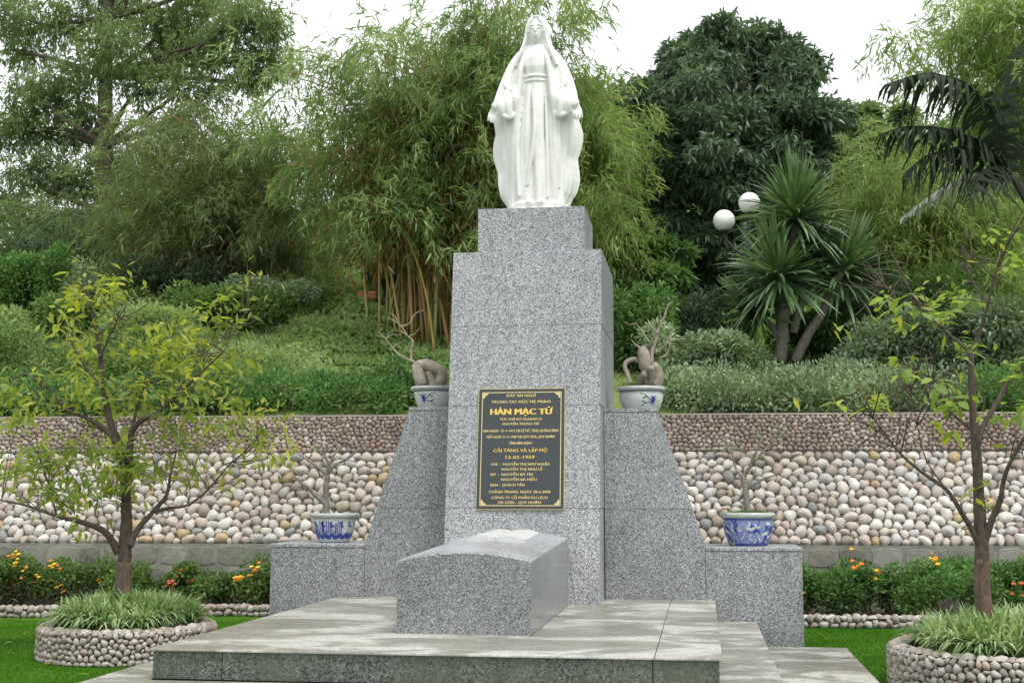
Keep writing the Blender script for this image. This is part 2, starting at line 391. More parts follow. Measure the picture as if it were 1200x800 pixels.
PL = [(0, (.38, .35, .31)), (.2, (.46, .42, .38)), (.4, (.32, .28, .25)), (.55, (.50, .47, .44)), (.7, (.36, .33, .31)), (.85, (.42, .34, .30)), (.93, (.55, .52, .48))]
M['pebble_pale'] = cobblemat('pebble_pale', PL, False)
FS = [(0, (.20, .20, .175)), (.25, (.24, .24, .21)), (.5, (.29, .29, .265)), (.7, (.22, .22, .19)), (.88, (.34, .34, .32))]
M['footing_stone'] = cobblemat('footing_stone', FS, True, .9)

def groundmat(name, a, b2, c2, s1=3.0, s2=40, rough=.95):
    m, t, b = newmat(name); pos = geo(t).outputs['Position']
    n1 = noise(t, s1, 5, .6, pos); n2 = noise(t, s2, 4, .6, pos)
    r = ramp(t, [(.3, a), (.5, b2), (.7, c2)]); t.links.new(n1.outputs['Fac'], r.inputs['Fac'])
    r2 = ramp(t, [(.3, (.7, .7, .7)), (.7, (1.2, 1.2, 1.2))]); t.links.new(n2.outputs['Fac'], r2.inputs['Fac'])
    t.links.new(mix(t, 1.0, r.outputs['Color'], r2.outputs['Color'], 'MULTIPLY'), b.inputs['Base Color'])
    b.inputs['Specular IOR Level'].default_value = .06
    b.inputs['Roughness'].default_value = rough; bump(t, b, n2.outputs['Fac'], .5, .02); return m
M['lawn'] = groundmat('lawn_ground', (.028, .095, .005), (.045, .125, .008), (.085, .16, .018), 1.1, 60)
M['hill'] = groundmat('hill_ground', (.08, .14, .04), (.14, .20, .06), (.22, .25, .10), .7, 9)

# ------------------------------------------------------------------ the setting: lawn, hillside
def hz(X, Y):
    """height of the hillside behind the wall"""
    X = np.asarray(X, float); Y = np.asarray(Y, float)
    d = Y - (15.7 + .07 * X)
    h = 2.28 + .36 * np.clip(d, 0, 12) + .27 * np.clip(d - 12, 0, 18)
    h += .25 * np.clip(d - 30, 0, 26)
    side = 1 / (1 + np.exp(-(X - 2) / 6.0))
    h += side * .06 * np.clip(d - 18, 0, 40)
    h -= (1 - 1 / (1 + np.exp(-(X + 13) / 4.0))) * .17 * np.clip(d - 8, 0, 60)
    h += .25 * np.sin(X * .7 + 1) * np.sin(Y * .5) * np.clip(d / 6, 0, 1) + .5 * np.sin(X * .21) * np.sin(Y * .17 + 2) * np.clip(d / 12, 0, 1)
    return h
me = MB().box(-260, 260, -90, 420, -.6, 0.0).mesh('lawn', M['lawn'])
tag(link('lawn', me), kind='structure')
nx, ny = 150, 110
gx = np.linspace(-60, 60, nx); gy = np.concatenate([np.linspace(0, 20, 70), np.linspace(20.6, 75, 40)])
GX, GD = np.meshgrid(gx, gy); GY = 15.72 + .07 * GX + GD
GZ = hz(GX, GY)
V = np.stack([GX, GY, GZ], -1).reshape(-1, 3); idx = np.arange(nx * ny).reshape(ny, nx)
Q = np.stack([idx[:-1, :-1], idx[:-1, 1:], idx[1:, 1:], idx[1:, :-1]], -1).reshape(-1, 4)
tag(link('hillside', np_mesh('hillside', V, Q, M['hill'], True)), kind='structure')

# ------------------------------------------------------------------ monument
ZP = .40
D = 11.568
# pavement level with the foot of the steps
def slab(name, x0, x1, y0, y1, z0, z1, mat, parent, g=.0022, bevel=.003):
    return MB().box(x0 + g, x1 - g, y0 + g, y1 - g, z0, z1).build(name, mat, parent, bevel=bevel)
pv = empty('pavement', (0, 0, 0)); tag(pv, kind='structure')
MB().box(-2.75, 2.66, 3.0, 11.30, -.1, .018).build('bedding', M['mortar'], pv)
ys = [3.0, 4.4, 5.8, 7.2, 8.6, 9.95, 11.31]
for i in range(len(ys) - 1):
    for x0, x1 in ((-2.76, -1.95), (1.95, 2.67)):
        slab('paving_slab', x0, x1, ys[i], ys[i + 1], -.08, .04, M['paving'], pv)
    if ys[i + 1] < 7.3:
        for k in range(4):
            slab('paving_slab', -1.95 + k * .975, -1.95 + (k + 1) * .975, ys[i], ys[i + 1], -.08, .04, M['paving'], pv)

pf = empty('stepped_platform', (-.1, 9.4, 0), 'low stepped granite platform with damp-stained top carrying the tomb', 'platform')
MB().box(-2.10, 1.88, 7.14, D - .002, .0, .204).build('lower_core', M['mortar'], pf)
MB().box(-1.77, 1.54, 7.50, D - .002, .186, .384).build('upper_core', M['mortar'], pf)
# lower step: slabs and risers
ys = [7.08, 7.42, 8.75, 10.1, D - .004]
for i in range(4):
    for x0, x1 in ((-2.16, -1.80), (1.555, 1.94)):
        slab('tread_slab', x0, x1, ys[i], ys[i + 1], .206, .22, M['paving'], pf)
for k in range(3):
    slab('tread_slab', -1.80 + k * 1.118, -1.80 + (k + 1) * 1.118, 7.08, 7.42, .206, .22, M['paving'], pf)
for x0, x1 in ((-2.14, -1.0), (-1.0, .4), (.4, 1.92)):
    slab('riser_slab', x0, x1, 7.105, 7.138, .041, .205, M['granite_riser'], pf)
for y0, y1 in ((7.14, 8.6), (8.6, 10.1), (10.1, D - .004)):
    slab('riser_slab', 1.882, 1.918, y0, y1, .041, .205, M['granite_riser'], pf)
    slab('riser_slab', -2.138, -2.102, y0, y1, .041, .205, M['granite_riser'], pf)
# top: border strips and inner field
for y0, y1 in ((7.43, 8.33), (8.33, 10.0), (10.0, D - .004)):
    slab('top_slab', 1.20, 1.583, y0, y1, .386, ZP, M['paving'], pf)
    slab('top_slab', -1.814, -1.40, y0, y1, .386, ZP, M['paving'], pf)
xs = [-1.40, -.54, .36, 1.20]
for i in range(3):
    for y0, y1 in ((7.43, 8.33), (8.33, 9.95), (9.95, D - .004)):
        if y0 < 8: continue
        slab('top_slab', xs[i], xs[i + 1], y0, y1, .386, ZP, M['paving'], pf)
slab('top_slab', -1.40, 1.20, 7.43, 8.33, .386, ZP, M['paving'], pf)
for x0, x1 in ((-1.795, -1.36), (-1.36, 1.19), (1.19, 1.565)):
    slab('riser_slab', x0, x1, 7.455, 7.498, .221, .385, M['granite_riser'], pf)
for y0, y1 in ((7.50, 9.0), (9.0, D - .004)):
    slab('riser_slab', 1.542, 1.566, y0, y1, .221, .385, M['granite_riser'], pf)
    slab('riser_slab', -1.796, -1.772, y0, y1, .221, .385, M['granite_riser'], pf)

# side walls with ledges
wg = empty('granite_monument', (-.06, 12.0, 0), 'tall grey granite monument with pedestal, sloped side walls and low ledges', 'monument')
WB = 12.40
zj = 1.195
def wing(sgn, xt, xb, xin, xe, ztop, zl):
    xj = xb + (xt - xb) * (zj - zl) / (ztop - zl)
    g = .0013
    def P(pts): return pts if sgn > 0 else pts[::-1]
    MB().prism(P([(xin, zj + g), (xj, zj + g), (xt, ztop - .03), (xin, ztop - .03)]), D, WB).build('side_wall_block', M['granite_wing'], wg, bevel=.002)
    MB().prism(P([(xin, .0), (xb, .0), (xb, zl), (xj, zj - g), (xin, zj - g)]), D, WB).build('side_wall_block', M['granite_wing'], wg, bevel=.002)
    MB().prism(P([(xin, ztop - .0295), (xt + sgn * .002, ztop - .0295), (xt + sgn * .002, ztop), (xin, ztop)]), D - .006, WB + .006).build('coping_slab', M['granite_wing'], wg, bevel=.002)
    a, b = sorted((xb + sgn * .003, xe))
    MB().box(a, b, D + .002, WB, .0, zl - .032).build('ledge_block', M['granite_wing'], wg, bevel=.002)
    MB().box(a - (.0 if sgn > 0 else .006), b + (.006 if sgn > 0 else 0), D - .006, WB + .006, zl - .031, zl).build('ledge_slab', M['granite'], wg, bevel=.004)
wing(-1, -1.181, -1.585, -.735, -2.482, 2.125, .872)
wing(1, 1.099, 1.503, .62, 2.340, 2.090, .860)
# pedestal: leaning front, four courses
ped = []
Y0, Y1p, ZT = 10.97, 11.40, 3.528
def yfront(z): return Y0 + (Y1p - Y0) * (z - ZP) / (ZT - ZP)
cz = [ZP - .02, 1.20, 2.10, 2.83, ZT]
for i in range(4):
    a, b = cz[i] + .0010, cz[i + 1] - .0010
    xa, xb = -.740, .612 + .012 * (i / 3)
    v = [(xa, yfront(a), a), (xb, yfront(a), a), (xb, 12.95, a), (xa, 12.95, a), (xa, yfront(b), b), (xb, yfront(b), b), (xb, 12.95, b), (xa, 12.95, b)]
    MB().add(v, [(0, 3, 2, 1), (4, 5, 6, 7), (0, 1, 5, 4), (1, 2, 6, 5), (2, 3, 7, 6), (3, 0, 4, 7)]).build('pedestal_block', M['granite'], wg, bevel=.003)
MB().box(-.530, .462, 11.51, 12.40, ZT - .002, 3.955).build('top_block', M['granite'], wg, bevel=.003)
BT = 3.955

# plaque
pl = np.array([[-.0, 0, 0]])
pe = empty('plaque', (-.06, yfront(1.2), 1.2), 'dark slate plaque with gold lettering and thin gold border on the pedestal', 'plaque')
tilt = math.atan2(Y1p - Y0, ZT - ZP)
c0 = at(610.5, 525.5, yfront(1.71) - .004)
PW, PH = .765, 1.065
ex = np.array([1., 0, 0]); ez = np.array([0, math.sin(tilt), math.cos(tilt)]); en = np.cross(ex, ez)   # en faces the camera (-Y)
if en[1] > 0: en = -en
org = np.array([c0[0], yfront(c0[2]), c0[2]])
def pq(u, w, d): return org + ex * u + ez * w + en * d
def pbox(u0, u1, w0, w1, d0, d1):
    v = [pq(u, w, d) for d in (d0, d1) for w in (w0, w1) for u in (u0, u1)]
    return MB().add(v, [(0, 2, 3, 1), (4, 5, 7, 6), (0, 1, 5, 4), (1, 3, 7, 5), (3, 2, 6, 7), (2, 0, 4, 6)])
panel = pbox(-PW / 2, PW / 2, -PH / 2, PH / 2, -.003, .018).build('slate_panel', M['plaque'], pe, bevel=.002)
b0 = .028
bd = MB()
for a in ((-PW / 2 + b0, PW / 2 - b0, PH / 2 - b0 - .007, PH / 2 - b0), (-PW / 2 + b0, PW / 2 - b0, -PH / 2 + b0, -PH / 2 + b0 + .007),
          (-PW / 2 + b0, -PW / 2 + b0 + .007, -PH / 2 + b0 + .0071, PH / 2 - b0 - .0071), (PW / 2 - b0 - .007, PW / 2 - b0, -PH / 2 + b0 + .0071, PH / 2 - b0 - .0071)):
    q = pbox(*a, .0182, .0200); bd.add(q.v, q.f)
bd.build('gold_border', M['pale_gold'], pe)
for a in ((-PW / 2 - .004, PW / 2 + .004, PH / 2, PH / 2 + .004), (-PW / 2 - .004, PW / 2 + .004, -PH / 2 - .004, -PH / 2), (-PW / 2 - .004, -PW / 2, -PH / 2, PH / 2), (PW / 2, PW / 2 + .004, -PH / 2, PH / 2)):
    pbox(*a, -.003, .019).build('edge_strip', M['pale_gold'], pe)
for su in (-1, 1):
    for sw in (-1, 1):
        cx, cw = su * (PW / 2 - b0 - .010), sw * (PH / 2 - b0 - .010)
        pts = [(cx, cw), (cx - su * .050, cw), (cx - su * .038, cw - sw * .016), (cx - su * .024, cw - sw * .020), (cx - su * .020, cw - sw * .024), (cx - su * .016, cw - sw * .038), (cx, cw - sw * .050)]
        v = [pq(u, w, .0186) for u, w in pts] + [pq(u, w, .0204) for u, w in pts]
        n = len(pts)
        MB().add(v, [tuple(range(n)), tuple(range(n, 2 * n))[::-1]] + [(i, (i + 1) % n, (i + 1) % n + n, i + n) for i in range(n)]).build('corner_ornament', M['pale_gold'], pe)
TXT = [  # text, centre height from top edge, cap height, left edge (None = centred), target width
    ("ĐÂY AN NGHỈ", .060, .024, None, .262), ("TRONG TAY ĐỨC MẸ MARIA", .116, .024, None, .530), ("HÀN MẠC TỬ", .204, .052, None, .550),
    ("TỨC PHÊ RÔ FRANXICO", .272, .020, None, .375), ("NGUYỄN TRỌNG TRÍ", .314, .020, None, .325),
    ("SINH NGÀY : 22- 9 -1912 TẠI LỆ MỸ, TỈNH QUẢNG BÌNH", .376, .022, None, .668), ("MẤT NGÀY 11-11-1940 TẠI QUY HÒA, QUY NHƠN", .430, .022, None, .600), ("TỈNH BÌNH ĐỊNH", .486, .022, None, .200),
    ("CẢI TÁNG VÀ LẬP MỘ", .550, .028, None, .475), ("13-02-1959", .610, .028, None, .255),
    ("CHỊ  :  NGUYỄN THỊ NHƯ NGHĨA", .672, .021, -.262, .520), ("NGUYỄN THỊ NHƯ LỄ", .716, .021, -.168, .362),
    ("EM  :  NGUYỄN BÁ TÍN", .762, .021, -.262, .372), ("NGUYỄN BÁ HIẾU", .806, .021, -.168, .312), ("BẠN :  QUÁCH TẤN", .854, .021, -.262, .300),
    ("CHỈNH TRANG: NGÀY 20-6-2008", .914, .022, None, .540), ("CÔNG TY CỔ PHẦN DU LỊCH", .964, .022, None, .490), ("SÀI GÒN - QUY NHƠN", 1.006, .022, None, .375)]
dg = None
def text_mesh(body):
    cu = bpy.data.curves.new('lettering', 'FONT'); cu.body = body; cu.size = 1.0; cu.resolution_u = 2
    to = bpy.data.objects.new('lettering_tmp', cu); COL.objects.link(to)
    bpy.context.view_layer.update()
    me = bpy.data.meshes.new_from_object(to.evaluated_get(bpy.context.evaluated_depsgraph_get()))
    bpy.data.objects.remove(to); bpy.data.curves.remove(cu)
    co = np.empty(len(me.vertices) * 3); me.vertices.foreach_get('co', co); return me, co.reshape(-1, 3)
wD = np.ptp(text_mesh('D')[1][:, 0])
for s, dy, cap, left, tw in TXT:
    plain = s.replace('Đ', 'D')
    me, co = text_mesh(plain)
    bm = bmesh.new(); bm.from_mesh(me)
    for k_, ch in enumerate(s):
        if ch == 'Đ':          # the cross stroke of the barred D
            xr_ = text_mesh(plain[:k_ + 1])[1][:, 0].max() - wD
            bm.faces.new([bm.verts.new((xr_ + a_, b_, 0)) for a_, b_ in ((-.09, .31), (.30, .31), (.30, .40), (-.09, .40))])
    bm.to_mesh(me); bm.free()
    co = np.empty(len(me.vertices) * 3); me.vertices.foreach_get('co', co); co = co.reshape(-1, 3)
    w = co[:, 0].max() - co[:, 0].min()
    x = (co[:, 0] - co[:, 0].min()) / w * tw; y = co[:, 1] / .70 * cap
    u = x - tw / 2 - .005 if left is None else x + left
    wv = PH / 2 - dy - cap / 2 + y
    P = org[None] + ex[None] * u[:, None] + ez[None] * wv[:, None] + en[None] * .0195
    me.vertices.foreach_set('co', P.ravel()); me.update()
    bm = bmesh.new(); bm.from_mesh(me); sh = .0016 if cap < .05 else .0036
    for q_ in (1,) if cap < .05 else (1, 2):
        gg = bmesh.ops.duplicate(bm, geom=list(bm.verts) + list(bm.edges) + list(bm.faces))['geom']
        bmesh.ops.translate(bm, vec=(sh * q_, -.00025 * q_, 0), verts=[x_ for x_ in gg if isinstance(x_, bmesh.types.BMVert)])
        if q_ == 1: bmesh.ops.translate(bm, vec=(0, 0, .0006), verts=[x_ for x_ in gg if isinstance(x_, bmesh.types.BMVert)])
    bm.to_mesh(me); bm.free()
    me.materials.clear(); me.materials.append(M['gold'] if cap > .025 else M['text_gold'])
    tag(link('lettering', me, panel), kind='stuff')

# tomb
tb = empty('tomb', (-.09, 9.6, ZP), 'grey granite tomb chest with curved top lying on the platform', 'tomb')
tv = []; tf = []
xl, xr = -.544, .360
prof = []
for (y, zs, zc) in ((8.48, .866, .922), (10.86, .945, 1.005)):
    ring = [(xl, y, ZP - .005), (xr, y, ZP - .005), (xr, y, zs)]
    for k in range(1, 12):
        a = k / 12; x = xr + (xl - xr) * a
        ring.append((x, y, zs + (zc - zs) * (1 - (2 * a - 1) ** 2) ** 1.0))
    ring.append((xl, y, zs)); prof.append(ring)
n = len(prof[0]); tv = prof[0] + prof[1]
tf = [tuple(range(n)), tuple(range(n, 2 * n))[::-1]] + [(i, i + n, (i + 1) % n + n, (i + 1) % n) for i in range(n)]
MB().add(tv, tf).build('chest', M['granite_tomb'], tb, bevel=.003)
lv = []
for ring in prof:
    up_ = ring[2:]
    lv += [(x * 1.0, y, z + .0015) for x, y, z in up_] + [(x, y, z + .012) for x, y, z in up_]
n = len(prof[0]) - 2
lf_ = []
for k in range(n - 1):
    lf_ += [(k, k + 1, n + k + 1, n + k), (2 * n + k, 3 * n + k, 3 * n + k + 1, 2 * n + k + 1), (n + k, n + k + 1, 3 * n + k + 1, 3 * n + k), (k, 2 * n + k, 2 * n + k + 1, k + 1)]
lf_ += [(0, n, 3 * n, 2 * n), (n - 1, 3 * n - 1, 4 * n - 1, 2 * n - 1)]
MB().add(lv, lf_).build('lid', M['granite_lid'], tb)  # thin skin over the chest top, its colour carries the light from above
def ztop(x, y):
    a = (x - xl) / (xr - xl); f = (y - 8.48) / 2.38
    zs = .866 + f * .079; zc = .922 + f * .083
    return zs + (zc - zs) * (1 - (2 * a - 1) ** 2) + .0115
# thin pale stone book lying open on the tomb top
bk = MB()
for (xa, xb, off) in ((-.300, -.085, .012), (-.081, .150, .012)):
    y0, y1 = 9.75, 10.62; st = 6; v = []; f = []
    for k in range(st + 1):
        x = xa + (xb - xa) * k / st
        for y in (y0, y1):
            z = ztop(x, y); h = .016 + .014 * math.sin(PI * k / st)
            v += [(x, y, z - .004), (x, y, z + h)]
    for k in range(st):
        o = 4 * k
        f += [(o, o + 1, o + 5, o + 4), (o + 2, o + 6, o + 7, o + 3), (o + 1, o + 3, o + 7, o + 5), (o, o + 4, o + 6, o + 2)]
    f += [(0, 2, 3, 1), (4 * st, 4 * st + 1, 4 * st + 3, 4 * st + 2)]
    MB().add(v, f).build('stone_page', M['page'], tb)

# ------------------------------------------------------------------ statue
def build_statue():
    sx, sy, sz = -.025, 11.93, BT
    H = 2.02
    px2z = lambda y: (243.0 - y) / 228.0 * H        # heights taken from the outline
    mb = MB()
    def loft(rings, seg, fn):
        """rings: list of (z, cx, cy, rx, ry); fn(theta, t) -> radius factor"""
        v = []; f = []; n = len(rings)
        for i, (z, cx, cy, rx, ry) in enumerate(rings):
            for k in range(seg):
                a = 2 * PI * k / seg; q = fn(a, z)
                v.append((cx + rx * math.cos(a) * q, cy + ry * math.sin(a) * q, z))
        for i in range(n - 1):
            for k in range(seg):
                k2 = (k + 1) % seg; f.append((i * seg + k, i * seg + k2, (i + 1) * seg + k2, (i + 1) * seg + k))
        f.append(tuple(range(seg))[::-1]); m = (n - 1) * seg; f.append(tuple(m + k for k in range(seg)))
        mb.add(v, f)
    def interp(keys, n):
        keys = np.array(keys); t = np.linspace(keys[0, 0], keys[-1, 0], n)
        return [(z, *[float(np.interp(z, keys[:, 0], keys[:, j])) for j in range(1, keys.shape[1])]) for z in t]
    # plinth and cloud base
    mb.box(-.30, .285, -.24, .24, .0, .045)
    loft(interp([(.03, 0, 0, .27, .22), (.10, 0, 0, .285, .23), (.14, 0, 0, .24, .20)], 6), 32, lambda a, z: 1 + .05 * math.sin(5 * a) + .03 * math.sin(9 * a + 1))
    # cloak: wide behind, widest around the hands, closing at the feet (front pulled back so the dress stands proud)
    K = [(.09, 0, .03, .275, .17), (.14, 0, .03, .300, .19), (.22, 0, .03, .345, .20), (.34, 0, .03, .368, .205), (.46, -.005, .03, .382, .205), (.60, -.005, .03, .398, .20),
         (.80, -.005, .03, .412, .195), (.95, -.005, .03, .408, .195), (1.10, 0, .03, .392, .19), (1.25, 0, .03, .362, .185), (1.40, 0, .03, .318, .175), (1.52, 0, .03, .265, .16), (1.62, 0, .03, .205, .14), (1.68, 0, .03, .155, .125)]
    def cloak(a, z):
        s = math.sin(a); fold = 0
        lo = max(0.0, min(1, (1.2 - z) / .6))
        fold += .05 * lo * math.sin(11 * a + 2.2 * math.sin(z * 2)) + .03 * lo * math.sin(19 * a + z * 3)
        edge = max(0, abs(math.cos(a)) - .80) / .20
        fold += (.075 * abs(math.sin(z * 8.2 + 1.1 * math.cos(a) + .6)) - .045) * edge * (1 if z < .95 else .2)
        fold += .03 * max(0, math.cos(a - .3)) * math.sin(z * 9) * lo
        q = 1 + fold
        if s < -.2: q *= 1 - .16 * min(1, (-s - .2) / .5) * lo
        return q
    loft(interp(K, 90), 160, cloak)
    # dress: front column with long vertical folds, belted
    Dk = [(.08, 0, -.06, .245, .15), (.20, 0, -.06, .24, .155), (.45, 0, -.055, .225, .16), (.75, 0, -.05, .205, .158), (1.0, 0, -.045, .188, .150), (1.20, 0, -.04, .168, .138), (1.30, 0, -.035, .158, .128),
          (1.36, 0, -.035, .156, .126), (1.45, 0, -.035, .172, .142), (1.54, 0, -.03, .170, .138), (1.62, 0, -.02, .135, .105), (1.68, 0, -.01, .085, .08)]
    def dress(a, z):
        lo = max(0.0, min(1, (1.30 - z) / .35))
        q = 1 + lo * (.075 * math.sin(9 * a + .9 * math.sin(2.2 * z) + .6) + .042 * math.sin(17 * a + 1.7 + .8 * z))
        q += .02 * (1 - lo) * math.sin(13 * a + 3 * z)
        # knee pushing forward through the cloth
        q += .10 * math.exp(-((a - 4.45) / .33) ** 2 - ((z - .72) / .22) ** 2)
        return q
    loft(interp(Dk, 90), 140, dress)
    loft(interp([(.08, 0, -.05, .27, .135), (.5, 0, -.045, .255, .14), (1.0, 0, -.035, .225, .13), (1.25, 0, -.03, .20, .11)], 40), 60, lambda a, z: 1.0)
    for zc, rr in ((1.345, .012), (1.300, .012)):
        ring = [(.160 * math.cos(a), -.036 + .131 * math.sin(a), zc + .006 * math.sin(3 * a)) for a in np.linspace(PI * 1.02, PI * 1.98, 16)]
        mb.tube(ring, [rr] * 16, 8, 2)
    # diagonal sash falling from the belt
    mb.tube([(-.02, -.19, 1.20), (.0, -.225, .95), (.005, -.232, .80), (-.02, -.228, .60), (-.05, -.222, .42), (-.07, -.215, .26)], [.010, .016, .024, .022, .020, .016], 8, 4)
    mb.tube([(.10, -.17, 1.16), (.115, -.195, .8), (.12, -.2, .4), (.12, -.195, .14)], [.008, .016, .018, .020], 8, 4)
    mb.tube([(-.13, -.16, 1.14), (-.165, -.17, .8), (-.17, -.18, .5), (-.15, -.19, .16)], [.008, .016, .018, .020], 8, 4)
    # cloak front edges from shoulders to sleeve and on down
    for s in (-1, 1):
        mb.tube([(s * .09, -.125, 1.60), (s * .13, -.165, 1.46), (s * .148, -.17, 1.30), (s * .165, -.175, 1.12), (s * .185, -.17, .96), (s * .205, -.14, .6), (s * .22, -.13, .25)], [.02, .026, .026, .026, .024, .02, .016], 8, 4)
        # shoulder and upper arm, forearm in a wide hanging sleeve
        mb.tube([(s * .14, .0, 1.60), (s * .215, -.02, 1.48), (s * .275, -.04, 1.32), (s * .322, -.085, 1.18), (s * .360, -.145, 1.07)], [.068, .074, .080, .074, .054], 16, 4)
        # hanging sleeve lip: a flattened sack under the forearm
        v = []; f = []
        top = [(.20, -.16, 1.25), (.27, -.17, 1.20), (.34, -.185, 1.13), (.385, -.17, 1.07)]
        low = [(.185, -.165, .99), (.24, -.205, .935), (.31, -.21, .955), (.372, -.18, 1.02)]
        for t_ in (0, 1):
            pass
        for a_, b_ in zip(top, low):
            mb.tube([(s * a_[0], a_[1] + .02, a_[2]), (s * (a_[0] + b_[0]) / 2, (a_[1] + b_[1]) / 2 - .02, (a_[2] + b_[2]) / 2), (s * b_[0], b_[1], b_[2])], [.040, .042, .026], 10, 4)
        mb.tube([(s * b[0], b[1], b[2]) for b in low], [.02, .026, .026, .018], 8, 4)
        mb.tube([(s * .175, -.10, 1.16), (s * .178, -.115, .95), (s * .185, -.12, .7), (s * .19, -.12, .4), (s * .17, -.10, .12)], [.055, .06, .06, .05, .05], 10, 4)
        for k, (za, zb) in enumerate(((1.34, 1.16), (1.26, 1.06), (1.18, 1.00))):
            mb.tube([(s * (.32 - .02 * k), -.085, za), (s * (.27 - .01 * k), -.160, (za + zb) / 2 - .01), (s * (.20), -.185, zb + .03)], [.014, .022, .010], 8, 4)
        # open hand, palm forward, fingers pointing down: wrist, palm, four fingers side by side, thumb on the inner side
        W0 = np.array([s * .362, -.150, 1.075]); P1 = np.array([s * .402, -.180, 1.005])
        mb.tube([np.array([s * .335, -.12, 1.13]), W0], [.034, .027], 12, 4)
        for q_ in (-.022, 0, .022):
            mb.tube([W0 + [q_ * .5, 0, 0], (W0 + P1) / 2 + [q_ * .9, -.004, 0], P1 + [q_ * 1.15, 0, -.012]], [.020, .021, .017], 10, 4)
        for k, (dx, ln) in enumerate(((-.033, .082), (-.011, .102), (.011, .108), (.033, .094))):
            b_ = P1 + np.array([dx, -.001, -.012]); d_ = np.array([s * .10 + dx * 3.2, -.22, -1.0]); d_ /= np.linalg.norm(d_)
            m_ = b_ + d_ * ln * .52 + np.array([0, -.006, 0]); e_ = b_ + d_ * ln + np.array([0, .006, -.004])
            mb.tube([b_, m_, e_], [.0128, .0115, .0085], 8, 4)
        b_ = W0 + (P1 - W0) * .45 + np.array([-s * .028, -.008, 0])
        mb.tube([b_, b_ + np.array([-s * .016, -.020, -.030]), b_ + np.array([-s * .018, -.030, -.062])], [.016, .0135, .009], 8, 4)
    # veil over head and shoulders
    Vk = [(1.44, 0, .05, .255, .135), (1.55, 0, .04, .222, .145), (1.63, 0, .03, .178, .140), (1.70, 0, .025, .148, .138), (1.78, 0, .02, .130, .138), (1.86, 0, .02, .122, .138), (1.92, 0, .02, .108, .130), (1.97, 0, .025, .080, .10), (2.005, 0, .03, .042, .055), (2.02, 0, .03, .01, .012)]
    def veil(a, z):
        s = math.sin(a); q = 1 + .02 * math.sin(14 * a + 2 * z)
        if s < -.30 and z < 1.955: q *= 1 - .42 * min(1, (-s - .30) / .35) * min(1, (1.965 - z) / .05)      # open at the face
        return q
    loft(interp(Vk, 50), 96, veil)
    for s in (-1, 1):
        mb.tube([(0, -.108, 1.962), (s * .055, -.105, 1.935), (s * .088, -.098, 1.86), (s * .098, -.095, 1.77), (s * .122, -.11, 1.67), (s * .160, -.12, 1.57), (s * .20, -.11, 1.46)], [.012, .014, .015, .015, .017, .020, .018], 8, 4)
        mb.tube([(s * .03, -.118, 1.93), (s * .066, -.110, 1.88), (s * .074, -.10, 1.80)], [.012, .015, .014], 8, 4)       # hair
    # neck and head, tilted slightly down
    mb.tube([(0, -.02, 1.60), (0, -.03, 1.70), (0, -.035, 1.76)], [.062, .054, .056], 14, 4)
    hk = [(1.700, 0, -.085, .018, .022), (1.715, 0, -.078, .036, .042), (1.74, 0, -.07, .052, .062), (1.78, 0, -.058, .066, .080), (1.83, 0, -.05, .073, .090), (1.88, 0, -.042, .072, .092), (1.92, 0, -.035, .062, .080), (1.95, 0, -.03, .04, .05)]
    loft(interp(hk, 26), 40, lambda a, z: 1.0)
    mb.tube([(0, -.128, 1.862), (0, -.146, 1.822), (0, -.152, 1.797), (0, -.138, 1.788)], [.008, .0095, .012, .008], 8, 4)        # nose
    for s in (-1, 1):
        mb.tube([(s * .010, -.135, 1.858), (s * .030, -.136, 1.868), (s * .052, -.122, 1.860)], [.006, .0075, .006], 8, 4)      # brow
        mb.tube([(s * .016, -.128, 1.838), (s * .030, -.133, 1.835), (s * .044, -.122, 1.838)], [.006, .010, .006], 8, 4)       # lowered lid
    mb.tube([(-.022, -.136, 1.765), (0, -.146, 1.768), (.022, -.136, 1.765)], [.004, .0075, .004], 8, 4)
    mb.tube([(-.017, -.133, 1.753), (0, -.142, 1.750), (.017, -.133, 1.753)], [.004, .0075, .004], 8, 4)
    # feet under the hem
    for s in (-1, 1):
        mb.tube([(s * .05, -.12, .11), (s * .055, -.20, .095), (s * .06, -.235, .08)], [.05, .042, .025], 10, 3)
    v = np.array(mb.v); v[:, 0] += sx; v[:, 1] += sy; v[:, 2] += sz - .002
    mb.v = [tuple(p) for p in v]
    me = mb.mesh('statue', M['marble'])
    o = link('statue', me)
    md = o.modifiers.new('fuse', 'REMESH'); md.mode = 'VOXEL'; md.voxel_size = .0062; md.use_smooth_shade = True
    sm = o.modifiers.new('soften', 'SMOOTH'); sm.iterations = 1; sm.factor = .5
    bpy.context.view_layer.update()
    m2 = bpy.data.meshes.new_from_object(o.evaluated_get(bpy.context.evaluated_depsgraph_get()))
    o.modifiers.clear(); o.data = m2; setsmooth(m2, True)
    if not m2.materials: m2.materials.append(M['marble'])
    tag(o, 'white marble statue of a veiled robed woman with lowered open hands on pedestal', 'statue')
build_statue()

